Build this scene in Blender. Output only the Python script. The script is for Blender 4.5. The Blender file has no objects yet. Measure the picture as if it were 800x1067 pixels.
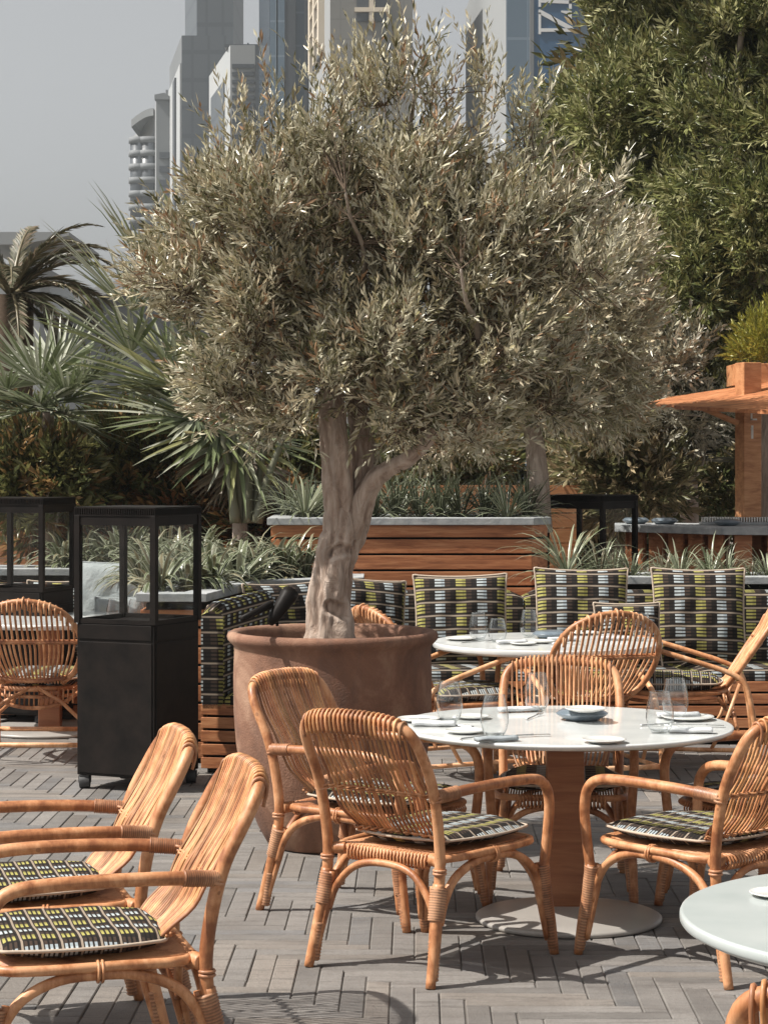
import bpy, math, random
import numpy as np
from mathutils import Vector, Matrix
random.seed(7); RNG = np.random.default_rng(11)
C = bpy.context.scene.collection
PI = math.pi
EYE, HZ, F = 1.78, 480.0, 2300.0
def P(x, y, D): return Vector(((x-400)*D/F, D, EYE-(y-HZ)*D/F))

# ------------------------------------------------------------------ materials
def new_mat(name):
    m = bpy.data.materials.new(name); m.use_nodes = True
    nt = m.node_tree; nt.nodes.clear()
    out = nt.nodes.new('ShaderNodeOutputMaterial'); b = nt.nodes.new('ShaderNodeBsdfPrincipled')
    nt.links.new(b.outputs[0], out.inputs[0])
    return m, nt, b, out
class N:
    def __init__(s, nt): s.nt = nt
    def n(s, t, **k):
        o = s.nt.nodes.new(t)
        for a, v in k.items(): setattr(o, a, v)
        return o
    def l(s, a, b): s.nt.links.new(a, b)
    def put(s, inp, v):
        if hasattr(v, 'links') or hasattr(v, 'is_linked'): s.nt.links.new(v, inp)
        elif isinstance(v, (tuple, list)) and len(v) == 3 and inp.type == 'RGBA': inp.default_value = (*v, 1)
        else: inp.default_value = v
    def math(s, op, a, b=None, c=None, clamp=False):
        o = s.n('ShaderNodeMath', operation=op); o.use_clamp = clamp
        s.put(o.inputs[0], a)
        if b is not None: s.put(o.inputs[1], b)
        if c is not None: s.put(o.inputs[2], c)
        return o.outputs[0]
    def mix(s, f, a, b, blend='MIX'):
        o = s.n('ShaderNodeMix', data_type='RGBA', blend_type=blend)
        s.put(o.inputs[0], f); s.put(o.inputs[6], a); s.put(o.inputs[7], b)
        return o.outputs[2]
    def noise(s, vec, scale, detail=4, rough=.55, dist=0):
        o = s.n('ShaderNodeTexNoise'); o.inputs['Scale'].default_value = scale
        o.inputs['Detail'].default_value = detail; o.inputs['Roughness'].default_value = rough
        o.inputs['Distortion'].default_value = dist
        if vec is not None: s.l(vec, o.inputs['Vector'])
        return o.outputs['Fac']
    def ramp(s, f, stops):
        o = s.n('ShaderNodeValToRGB'); e = o.color_ramp.elements
        while len(e) < len(stops): e.new(.5)
        for i, (p, c) in enumerate(stops): e[i].position = p; e[i].color = (*c, 1)
        s.l(f, o.inputs[0]); return o.outputs[0]
    def mapping(s, vec, scale=(1,1,1), rot=(0,0,0)):
        o = s.n('ShaderNodeMapping'); o.inputs['Scale'].default_value = scale; o.inputs['Rotation'].default_value = rot
        s.l(vec, o.inputs['Vector']); return o.outputs[0]
    def tc(s, w='Object'): return s.n('ShaderNodeTexCoord').outputs[w]
    def rnd(s): return s.n('ShaderNodeObjectInfo').outputs['Random']
    def bump(s, h, strength, dist, b):
        o = s.n('ShaderNodeBump'); o.inputs['Strength'].default_value = strength; o.inputs['Distance'].default_value = dist
        s.l(h, o.inputs['Height']); s.l(o.outputs[0], b.inputs['Normal'])

def mat_noise(name, c0, c1, scale=8, rough=.6, stretch=(1,1,1), bump=.2, bdist=.01, detail=5, c2=None, metal=0, coat=0, spec=.5, rnd=0.0):
    m, nt, b, out = new_mat(name); n = N(nt)
    v = n.mapping(n.tc(), stretch); f = n.noise(v, scale, detail, .6)
    stops = [(.3, c0), (.7, c1)] if c2 is None else [(.28, c0), (.5, c1), (.75, c2)]
    col = n.ramp(f, stops)
    if rnd:
        k = n.math('MULTIPLY_ADD', n.rnd(), rnd*2, 1-rnd)
        hs = n.n('ShaderNodeHueSaturation'); n.l(col, hs.inputs['Color']); n.l(k, hs.inputs['Value']); col = hs.outputs[0]
    n.l(col, b.inputs['Base Color']); b.inputs['Roughness'].default_value = rough
    b.inputs['Metallic'].default_value = metal; b.inputs['Coat Weight'].default_value = coat
    b.inputs['Specular IOR Level'].default_value = spec
    if bump: n.bump(n.noise(v, scale*2.5, 6, .65), bump, bdist, b)
    return m

M = {}
def make_rattan(name, dark, mid, light, coat=.25, stripe=False):
    m, nt, b, out = new_mat(name); n = N(nt)
    t = n.tc(); f = n.noise(t, 9, 5, .6, .4); f2 = n.noise(n.mapping(t, (1,1,.25)), 90, 3, .6)
    mixf = n.math('ADD', n.math('MULTIPLY', f, .8), n.math('MULTIPLY', f2, .2))
    k = n.math('ADD', n.math('MULTIPLY_ADD', mixf, 1.5, -.25), n.math('MULTIPLY_ADD', n.rnd(), .12, -.06))
    col = n.ramp(k, [(.33, dark), (.5, mid), (.66, light)])
    # dark growth nodes of the cane
    w = n.n('ShaderNodeTexVoronoi'); w.inputs['Scale'].default_value = 9; n.l(n.mapping(t, (1.2,1.2,1.2)), w.inputs['Vector'])
    nd = n.math('LESS_THAN', w.outputs['Distance'], .09)
    col = n.mix(n.math('MULTIPLY', nd, .45), col, (dark[0]*.45, dark[1]*.4, dark[2]*.4))
    if stripe:
        at = n.n('ShaderNodeAttribute'); at.attribute_name = 'tone'; col = n.mix(1.0, col, at.outputs['Color'], 'MULTIPLY')
    n.l(col, b.inputs['Base Color']); n.put(b.inputs['Roughness'], n.math('MULTIPLY_ADD', f, .35, .32))
    b.inputs['Coat Weight'].default_value = coat*.35; b.inputs['Coat Roughness'].default_value = .3
    n.bump(f2, .25, .002, b); return m
M['rattan'] = make_rattan('rattan', (.25,.088,.032), (.44,.185,.075), (.62,.315,.155))
M['cane'] = make_rattan('cane', (.34,.135,.05), (.57,.265,.105), (.74,.42,.21), .15)
M['wrap'] = make_rattan('wrap', (.33,.14,.065), (.50,.235,.12), (.63,.34,.19), .05, True)
M['cane_s'] = make_rattan('cane_strands', (.36,.15,.06), (.54,.25,.11), (.68,.36,.18), .12, True)
M['cane_sb'] = make_rattan('cane_strands_light', (.46,.20,.085), (.62,.31,.15), (.76,.45,.25), .12, True)
M['cane_b'] = make_rattan('cane_light', (.42,.18,.075), (.64,.32,.15), (.78,.47,.27), .15)

def make_fabric(name, rot=0, scl=1.0):
    m, nt, b, out = new_mat(name); n = N(nt)
    uv = n.tc('UV'); mp = n.n('ShaderNodeMapping'); mp.inputs['Rotation'].default_value = (0,0,rot); mp.inputs['Scale'].default_value = (scl,scl,scl)
    n.l(uv, mp.inputs['Vector']); sp = n.n('ShaderNodeSeparateXYZ'); n.l(mp.outputs[0], sp.inputs[0])
    u = n.math('ADD', n.math('DIVIDE', sp.outputs[0], .135), .22+50); v = n.math('ADD', n.math('DIVIDE', sp.outputs[1], .088), 50)
    fu = n.math('FRACT', u); iu = n.math('FLOOR', u); fv = n.math('FRACT', v); iv = n.math('FLOOR', v)
    colm = n.math('LESS_THAN', fu, .47)
    odd = n.math('LESS_THAN', n.math('FRACT', n.math('MULTIPLY', iu, .5)), .25)
    bars = n.math('FRACT', n.math('MULTIPLY', n.math('DIVIDE', n.math('SUBTRACT', fv, .25), .75), 3))
    gap = n.math('LESS_THAN', bars, .42); line = n.math('LESS_THAN', fv, .25)
    split = n.math('LESS_THAN', n.math('ABSOLUTE', n.math('SUBTRACT', fu, .73)), .012)
    cy = n.mix(n.math('GREATER_THAN', fu, .30), (.38,.35,.11), (.27,.25,.075))
    cb = n.mix(n.math('GREATER_THAN', fu, .30), (.44,.49,.50), (.31,.36,.385))
    colr = n.mix(odd, cb, cy)
    colr = n.mix(gap, colr, (.022,.018,.015))
    dk = n.mix(n.math('GREATER_THAN', fu, .73), (.050,.034,.026), (.014,.012,.011))
    dk = n.mix(gap, dk, (.005,.005,.006))
    
    c = n.mix(colm, dk, colr)
    ln = n.mix(n.math('LESS_THAN', n.math('ABSOLUTE', n.math('SUBTRACT', fv, .125)), .058), (.016,.013,.012), (.30,.245,.19))
    c = n.mix(line, c, ln)
    wv = n.noise(n.mapping(uv, (1,1,1)), 700, 2); c = n.mix(n.math('MULTIPLY', wv, .25), c, n.mix(.4, c, (.2,.17,.14)))
    n.l(c, b.inputs['Base Color']); b.inputs['Roughness'].default_value = .95; b.inputs['Specular IOR Level'].default_value = .15
    n.bump(n.math('ADD', wv, n.math('MULTIPLY', n.noise(uv, 9, 3), 2)), .35, .004, b); return m
M['fabric'] = make_fabric('striped_fabric'); M['fabric_seat'] = make_fabric('striped_fabric_seat', 0, 1.65)
M['fabric_bench'] = make_fabric('striped_fabric_bench', 0, 1.0)
M['piping'] = mat_noise('piping', (.42,.33,.25), (.52,.43,.34), 40, .8)
M['grey_cloth'] = mat_noise('grey_cloth', (.30,.33,.33), (.38,.41,.41), 12, .9, bump=.5, bdist=.02)

def make_wood(name, c0, c1, c2, rough=.5):
    m, nt, b, out = new_mat(name); n = N(nt)
    t = n.tc(); v = n.mapping(t, (1.2, 6, 14)); f = n.noise(v, 3.2, 6, .65, .6)
    g = n.noise(n.mapping(t, (.8,9,9)), 2.0, 2)   # board to board tone
    col = n.ramp(n.math('ADD', n.math('MULTIPLY', f, .6), n.math('MULTIPLY', g, .4)), [(.36, c0), (.5, c1), (.63, c2)])
    n.l(col, b.inputs['Base Color']); b.inputs['Roughness'].default_value = rough
    n.bump(f, .25, .004, b); return m
M['timber'] = make_wood('timber_boards', (.22,.075,.030), (.43,.165,.068), (.58,.27,.125))
M['timber_light'] = make_wood('timber_light', (.34,.14,.055), (.48,.22,.095), (.58,.30,.14))
M['table_wood'] = make_wood('table_wood', (.20,.065,.025), (.27,.10,.04), (.34,.14,.06), .35)
M['concrete'] = mat_noise('grey_stone_coping', (.26,.28,.29), (.36,.37,.37), 14, .8, bump=.3, c2=(.46,.47,.46))
M['marble'] = mat_noise('white_table_top', (.60,.62,.61), (.74,.75,.73), 5, .22, bump=0, coat=.3)
M['marble_grey'] = mat_noise('pale_grey_table_top', (.38,.42,.41), (.46,.49,.48), 6, .3, bump=0, coat=.2)
M['base_metal'] = mat_noise('painted_base', (.30,.28,.26), (.35,.33,.30), 6, .35, bump=.03)
M['black_metal'] = mat_noise('black_metal', (.008,.007,.0065), (.018,.014,.012), 9, .5, bump=.08, spec=.12)
M['rubber'] = mat_noise('rubber', (.03,.03,.03), (.06,.06,.06), 20, .6)
M['china'] = mat_noise('white_china', (.70,.70,.67), (.76,.76,.73), 9, .2, bump=0, coat=.5)
M['dark_china'] = mat_noise('blue_grey_stoneware', (.10,.13,.16), (.20,.24,.27), 14, .28, bump=.1, coat=.4)
M['napkin'] = mat_noise('napkin', (.50,.52,.53), (.62,.63,.63), 30, .95, bump=.4)
M['napkin_grey'] = mat_noise('grey_napkin', (.24,.27,.29), (.34,.37,.38), 30, .95, bump=.4)
M['steel'] = mat_noise('steel', (.45,.45,.44), (.6,.6,.58), 20, .25, metal=1, bump=0)
M['soil'] = mat_noise('soil', (.035,.022,.014), (.08,.05,.035), 20, .95, bump=.8, bdist=.03)
def thin_glass(name, ior, edge, base=.02):
    m, nt, b, out = new_mat(name); n = N(nt)
    g = n.n('ShaderNodeBsdfGlossy'); g.inputs['Roughness'].default_value = .02; g.inputs['Color'].default_value = (.95,.97,.97,1)
    lw = n.n('ShaderNodeLayerWeight'); lw.inputs[0].default_value = .35
    col = n.ramp(lw.outputs['Facing'], [(.0, (.97,.975,.975)), (.40, (.90,.91,.91)), (.78, edge)] if name == 'glass' else [(.0, (.985,.985,.985)), (.9, edge)])
    tr = n.n('ShaderNodeBsdfTransparent'); n.l(col, tr.inputs[0])
    mx = n.n('ShaderNodeMixShader'); ff = n.math('MULTIPLY_ADD', n.math('POWER', lw.outputs['Facing'], 2.0), ior, base)
    n.l(ff, mx.inputs[0]); n.l(tr.outputs[0], mx.inputs[1]); n.l(g.outputs[0], mx.inputs[2]); n.l(mx.outputs[0], out.inputs[0]); M[name] = m
thin_glass('glass', .95, (.16,.18,.19), .06); thin_glass('pane', .08, (.93,.95,.95), .012)

# terracotta
m, nt, b, out = new_mat('terracotta'); n = N(nt); t = n.tc()
f = n.noise(t, 3.5, 8, .65, .5); f2 = n.noise(n.mapping(t, (1,1,.35)), 7, 6, .7); f3 = n.noise(t, 120, 3)
col = n.ramp(n.math('MULTIPLY_ADD', f, 1.5, -.25), [(.25, (.105,.043,.024)), (.5, (.20,.092,.053)), (.75, (.36,.215,.14))])
col = n.mix(n.math('MULTIPLY', n.math('SUBTRACT', f2, .5, clamp=True), 3.2, clamp=True), col, (.075,.045,.038))
col = n.mix(n.math('MULTIPLY', f3, .25), col, (.36,.23,.16))
n.l(col, b.inputs['Base Color']); b.inputs['Roughness'].default_value = .85
n.bump(n.math('ADD', n.noise(t, 30, 6, .7), f3), .35, .008, b); M['terracotta'] = m

# bark
m, nt, b, out = new_mat('olive_bark'); n = N(nt); t = n.tc()
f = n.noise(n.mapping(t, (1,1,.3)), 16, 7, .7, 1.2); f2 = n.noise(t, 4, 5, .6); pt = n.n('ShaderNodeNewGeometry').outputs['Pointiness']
col = n.ramp(f, [(.3, (.14,.088,.062)), (.46, (.38,.275,.21)), (.66, (.62,.50,.41))])
col = n.mix(n.math('MULTIPLY', f2, .3), col, (.34,.26,.21))
col = n.mix(n.math('MULTIPLY', n.math('SUBTRACT', .5, pt, clamp=True), 9, clamp=True), col, (.055,.036,.028))  # hollows darkened: crevice shade put into the bark colour
col = n.mix(n.math('MULTIPLY', n.math('SUBTRACT', pt, .5, clamp=True), 7, clamp=True), col, (.62,.55,.48))  # ridges paled to match, shading put into the colour
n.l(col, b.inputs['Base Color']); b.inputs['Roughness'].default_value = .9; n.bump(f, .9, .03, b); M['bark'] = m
M['twig'] = mat_noise('twig', (.08,.055,.035), (.17,.12,.08), 30, .9)

# leaves: per leaf colour in attribute 'tone', underside of its own colour, a little light comes through
def leaf_mat(name, under=None, underf=.7, rough=.45, trans=.25, stripe=None):
    m, nt, b, out = new_mat(name); n = N(nt)
    a = n.n('ShaderNodeAttribute'); a.attribute_name = 'tone'; col = a.outputs['Color']
    if stripe:
        uv = n.n('ShaderNodeUVMap'); sp = n.n('ShaderNodeSeparateXYZ'); n.l(uv.outputs[0], sp.inputs[0])
        e = n.math('GREATER_THAN', n.math('ABSOLUTE', n.math('SUBTRACT', sp.outputs[0], .5)), .30)
        col = n.mix(n.math('MULTIPLY', e, .75), col, stripe)
    if under is not None:
        g = n.n('ShaderNodeNewGeometry'); col = n.mix(n.math('MULTIPLY', g.outputs['Backfacing'], underf), col, under)
    n.l(col, b.inputs['Base Color']); b.inputs['Roughness'].default_value = rough
    tl = n.n('ShaderNodeBsdfTranslucent'); n.l(col, tl.inputs[0]); mx = n.n('ShaderNodeMixShader'); mx.inputs[0].default_value = trans
    n.l(b.outputs[0], mx.inputs[1]); n.l(tl.outputs[0], mx.inputs[2]); n.l(mx.outputs[0], out.inputs[0]); return m
M['olive_leaf'] = leaf_mat('olive_leaf', (.60,.56,.42), .65, .27, .14)
M['leaf'] = leaf_mat('leaf', None, .7, .32, .3)
M['strap'] = leaf_mat('strap_leaf', None, .7, .27, .15, (.36,.38,.28))
M['palm_leaf'] = leaf_mat('palm_leaf', None, .7, .35, .2)

# ------------------------------------------------------------------ mesh helpers
class MB:
    def __init__(s): s.v = []; s.f = []; s.uv = []; s.sm = []; s.tone = []
    def add(s, vs, fs, uvs=None, smooth=True, tone=None):
        o = len(s.v); s.v.extend([tuple(p) for p in vs]); s.f.extend([tuple(i+o for i in f) for f in fs])
        s.sm.extend([smooth]*len(fs))
        s.uv.extend(uvs if uvs is not None else [(0, 0)]*len(vs))
        s.tone.extend([tone or (.5,.5,.5)]*len(vs)); return s
    def tube(s, pts, r, n=8, closed=False, smooth=0, caps=True):
        pts = [Vector(p) for p in pts]
        if smooth: pts, r = catmull(pts, smooth, r, closed)
        k = len(pts); rr = r if isinstance(r, (list, tuple)) else [r]*k
        up = None; vs = []
        for i, p in enumerate(pts):
            if closed: t = pts[(i+1) % k]-pts[i-1]
            else: t = pts[min(i+1, k-1)]-pts[max(i-1, 0)]
            if t.length < 1e-9: t = Vector((0,0,1))
            t.normalize()
            if up is None: up = t.orthogonal().normalized()
            else:
                up = up-t*up.dot(t)
                up = up.normalized() if up.length > 1e-6 else t.orthogonal().normalized()
            w = t.cross(up)
            for j in range(n):
                a = 2*PI*j/n; vs.append(p+(up*math.cos(a)+w*math.sin(a))*rr[i])
        fs = []
        for i in range(k if closed else k-1):
            a = i*n; b2 = ((i+1) % k)*n
            for j in range(n): fs.append((a+j, a+(j+1) % n, b2+(j+1) % n, b2+j))
        if caps and not closed: fs.append(tuple(range(n-1, -1, -1))); fs.append(tuple(range((k-1)*n, k*n)))
        return s.add(vs, fs)
    def box(s, c, sz, rot=0, uvm=False):
        x, y, z = [q/2 for q in sz]; R = Matrix.Rotation(rot, 3, 'Z'); c = Vector(c)
        vs = [c+R@Vector((a*x, b*y, d*z)) for d in (-1,1) for b in (-1,1) for a in (-1,1)]
        return s.add(vs, [(0,2,3,1),(4,5,7,6),(0,1,5,4),(2,6,7,3),(0,4,6,2),(1,3,7,5)], None, False)
    def lathe(s, prof, n=32, c=(0,0,0), smooth=True, squash=(1,1)):
        vs = []; fs = []; c = Vector(c)
        for r, z in prof:
            for j in range(n): a = 2*PI*j/n; vs.append(c+Vector((r*math.cos(a)*squash[0], r*math.sin(a)*squash[1], z)))
        for i in range(len(prof)-1):
            for j in range(n): fs.append((i*n+j, i*n+(j+1) % n, (i+1)*n+(j+1) % n, (i+1)*n+j))
        fs.append(tuple(range(n-1,-1,-1))); fs.append(tuple(range((len(prof)-1)*n, len(prof)*n)))
        return s.add(vs, fs, None, smooth)
    def prism(s, poly, z0, z1, uv=False):
        k = len(poly); vs = [(p[0], p[1], z0) for p in poly]+[(p[0], p[1], z1) for p in poly]
        fs = [tuple(range(k-1,-1,-1)), tuple(range(k, 2*k))]+[(i, (i+1) % k, (i+1) % k+k, i+k) for i in range(k)]
        return s.add(vs, fs, None, False)
def catmull(pts, sub, r, closed=False):
    k = len(pts); out = []; ro = []
    rl = r if isinstance(r, (list, tuple)) else [r]*k
    g = (lambda i: pts[i % k]) if closed else (lambda i: pts[max(0, min(k-1, i))])
    for i in range(k if closed else k-1):
        p0, p1, p2, p3 = g(i-1), g(i), g(i+1), g(i+2)
        for q in range(sub):
            t = q/sub
            out.append(.5*((2*p1)+(p2-p0)*t+(2*p0-5*p1+4*p2-p3)*t*t+(3*p1-p0-3*p2+p3)*t**3))
            ro.append(rl[i]*(1-t)+rl[(i+1) % k]*t)
    if not closed: out.append(pts[-1]); ro.append(rl[-1])
    return out, ro
def obj(name, mb, mat, parent=None, bevel=0, attr=False):
    me = bpy.data.meshes.new(name); me.from_pydata(mb.v, [], mb.f)
    me.polygons.foreach_set('use_smooth', mb.sm)
    uvl = me.uv_layers.new(name='UVMap'); li = np.zeros(len(me.loops), np.int32); me.loops.foreach_get('vertex_index', li)
    uvl.data.foreach_set('uv', np.array(mb.uv, np.float32)[li].ravel())
    if attr:
        at = me.attributes.new('tone', 'FLOAT_COLOR', 'POINT'); t = np.ones((len(mb.v), 4), np.float32); t[:, :3] = np.array(mb.tone); at.data.foreach_set('color', t.ravel())
    me.materials.append(M[mat] if isinstance(mat, str) else mat)
    o = bpy.data.objects.new(name, me); C.objects.link(o); o.parent = parent
    if bevel:
        q = o.modifiers.new('Bevel', 'BEVEL'); q.width = bevel; q.segments = 2; q.limit_method = 'ANGLE'
    return o
def quad_mesh(name, V, tone, mat, parent=None, uv=None):
    """V: (n,4,3) leaves; tone (n,3)"""
    n = len(V); me = bpy.data.meshes.new(name)
    me.vertices.add(4*n); me.vertices.foreach_set('co', V.astype(np.float32).ravel())
    me.loops.add(6*n); i = np.arange(n)[:, None]*4
    me.loops.foreach_set('vertex_index', (i+np.array([0,1,2,0,2,3])).astype(np.int32).ravel())
    me.polygons.add(2*n); me.polygons.foreach_set('loop_start', (np.arange(2*n)*3).astype(np.int32))
    try: me.polygons.foreach_set('loop_total', np.full(2*n, 3, np.int32))
    except Exception: pass
    me.update(calc_edges=True)
    at = me.attributes.new('tone', 'FLOAT_COLOR', 'POINT'); t = np.ones((n, 4, 4), np.float32); t[:, :, :3] = tone[:, None, :]
    at.data.foreach_set('color', t.ravel()); me.materials.append(M[mat])
    o = bpy.data.objects.new(name, me); C.objects.link(o); o.parent = parent; return o
def tag(o, label, cat, group=None, kind=None):
    o['label'] = label; o['category'] = cat
    if group: o['group'] = group
    if kind: o['kind'] = kind
    return o
def thing(name, label, cat, loc=(0,0,0), rz=0, group=None):
    o = bpy.data.objects.new(name, None); C.objects.link(o); o.location = loc; o.rotation_euler = (0,0,rz); o.empty_display_size = .1
    return tag(o, label, cat, group)
def struct(o): o['kind'] = 'structure'; return o
def dup(o, parent=None):
    c = o.copy(); C.objects.link(c); c.parent = parent
    for ch in list(o.children): dup(ch, c)
    return c
def copy_at(o, loc, rz=0, label=None, scale=None):
    c = dup(o); c.location = loc; c.rotation_euler = (0,0,rz)
    if label: c['label'] = label
    if scale: c.scale = (scale,)*3
    return c
def face(dx, dy): return math.atan2(-dx, dy)

# ------------------------------------------------------------------ setting: ground and paving
m, nt, b, out = new_mat('ground'); n = N(nt)
col = n.ramp(n.noise(n.tc(), .6, 6), [(.3, (.10,.085,.07)), (.7, (.17,.15,.125))]); n.l(col, b.inputs['Base Color']); b.inputs['Roughness'].default_value = .95
M['ground'] = m
mb = MB(); mb.add([(-3000,-200,-.03),(3000,-200,-.03),(3000,6000,-.03),(-3000,6000,-.03)], [(0,1,2,3)], None, False); struct(obj('ground', mb, 'ground'))
m, nt, b, out = new_mat('paving'); n = N(nt)
a = n.n('ShaderNodeAttribute'); a.attribute_name = 'tone'; t = n.tc()
f = n.noise(t, 5, 6, .6); f2 = n.noise(t, 60, 5, .7); f3 = n.noise(n.mapping(t,(.6,4.5,1)), 4.3, 7, .75)
col = n.mix(n.math('MULTIPLY', n.math('SUBTRACT', f, .35, clamp=True), 1.6, clamp=True), a.outputs['Color'], n.mix(.6, a.outputs['Color'], (.30,.28,.255)))
col = n.mix(n.math('MULTIPLY', n.math('SUBTRACT', f2, .45, clamp=True), 2.2, clamp=True), col, (.15,.135,.12))
col = n.mix(n.math('MULTIPLY', n.math('SUBTRACT', f3, .5, clamp=True), 4.5, clamp=True), col, (.088,.078,.070))
st = n.noise(t, 1.1, 5, .6); col = n.mix(n.math('MULTIPLY', n.math('SUBTRACT', st, .56, clamp=True), 3.0, clamp=True), col, (.10,.085,.072))
sp_ = n.noise(t, 230, 2); col = n.mix(n.math('MULTIPLY', n.math('GREATER_THAN', sp_, .66), .5), col, (.05,.04,.035))
n.l(col, b.inputs['Base Color']); b.inputs['Roughness'].default_value = .78
n.bump(n.math('ADD', f2, n.math('MULTIPLY', f, 1.5)), .6, .008, b); M['paving'] = m
def paving():
    W, nn = .082, 6; L = W*nn; mb = MB(); g = .0019; mb.add([(-5,3,-.006),(5,3,-.006),(5,19,-.006),(-5,19,-.006)], [(0,1,2,3)], None, False, (.085,.075,.065)); ang = math.radians(-.8); ca, sa = math.cos(ang), math.sin(ang)
    for k in range(-170, 260):
        for q in range(-30, 30):
            for h in (0, 1):
                u0, v0 = k, k+h+q*2*nn; u1, v1 = (u0+nn, v0+1) if h == 0 else (u0+1, v0+nn)
                x0, x1, y0, y1 = -u1*W, -u0*W, v0*W, v1*W
                if x1 < -5 or x0 > 5 or y1 < 3 or y0 > 19: continue
                z = random.uniform(-.0018, .0018); tl = random.uniform(-.0012, .0012); tm = random.uniform(-.001,.001)
                e = .0035; jx = random.uniform(-.001,.001)
                vs = []
                for (gg, dz) in ((g, -.02), (g, -.0035), (g+e, 0)):
                    for (x, y) in ((x0+gg, y0+gg), (x1-gg, y0+gg), (x1-gg, y1-gg), (x0+gg, y1-gg)):
                        zz = z+dz+(tl if x > (x0+x1)/2 else -tl)+(tm if y > (y0+y1)/2 else -tm)
                        vs.append(((x+jx)*ca-y*sa, (x+jx)*sa+y*ca, zz))
                r = random.random(); v = random.uniform(.70, 1.26)
                c = (.165*v, .153*v, .142*v) if r < .6 else ((.180*v, .157*v, .136*v) if r < .85 else (.132*v, .130*v, .130*v))
                fs = [(0,1,5,4),(1,2,6,5),(2,3,7,6),(3,0,4,7),(4,5,9,8),(5,6,10,9),(6,7,11,10),(7,4,8,11),(8,9,10,11)]
                mb.add(vs, fs, None, False, c)
    return mb
struct(obj('paving', paving(), 'paving', attr=True))

# ------------------------------------------------------------------ cane armchair (upright back, level arms)
def wrap(mb, a, b, r, pitch=.0085, r0=None):
    r0_ = r0 or r
    a, b = Vector(a), Vector(b); k = max(4, int((b-a).length/pitch)*2); pts = []; rr = []
    for i in range(k+1):
        pts.append(a.lerp(b, i/k)); rr.append((r0_+(r-r0_)*i/k)+(.0018 if i % 2 else -.0016)+random.uniform(-.0006,.0006))
    rr[0] *= .85; rr[-1] *= .85; n0 = len(mb.v)
    mb.tube(pts, rr, 10)
    for i in range(k+1):
        q = random.uniform(.85,1.1) if i % 2 else .42  # grooves between the turns darkened, their shade put into the tone
        for j in range(10): mb.tone[n0+i*10+j] = (q,q,q)
def ring(mb, c, r, th, nrm=(0,0,1), n=12):
    nrm = Vector(nrm).normalized(); u = nrm.orthogonal().normalized(); w = nrm.cross(u); c = Vector(c)
    mb.tube([c+(u*math.cos(2*PI*i/n)+w*math.sin(2*PI*i/n))*r for i in range(n)], th, 6, closed=True)
def cushion_mesh(wf, wr, d, t, nx=14, pw=3.0, sag=0):
    """rounded seat pad: width wf at front, wr at rear, depth d"""
    mb = MB(); vs = []; uv = []; fs = []; rim = []
    for side in (1, -1):
        for i in range(nx+1):
            for j in range(nx+1):
                u, v = -1+2*i/nx, -1+2*j/nx
                # square to rounded square
                uu = u*math.sqrt(max(0, 1-.28*v*v)); vv = v*math.sqrt(max(0, 1-.28*u*u))
                w = (wr+(wf-wr)*(vv+1)/2)/2
                h = t*.5*max(0, (1-abs(u)**5)*(1-abs(v)**5))**.38
                lump = .0035*math.sin(7*u+3*v)*math.cos(5*v-2*u)-.005*(1-u*u)*(1-v*v)
                x, y = uu*w*1.04, vv*d/2*1.04
                vs.append((x, y, side*h+(lump if abs(u) < .95 and abs(v) < .95 else 0)+sag*(1-u*u)*(1-v*v))); uv.append((x, y))
    o = (nx+1)**2
    for i in range(nx):
        for j in range(nx):
            a = i*(nx+1)+j; q = (a, a+nx+1, a+nx+2, a+1)
            fs.append(q); fs.append(tuple(o+z for z in reversed(q)))
    mb.add(vs, fs, uv)
    for i in range(nx): rim.append(vs[i*(nx+1)])
    for j in range(nx): rim.append(vs[nx*(nx+1)+j])
    for i in range(nx, 0, -1): rim.append(vs[i*(nx+1)+nx])
    for j in range(nx, 0, -1): rim.append(vs[j])
    return mb, rim
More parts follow.
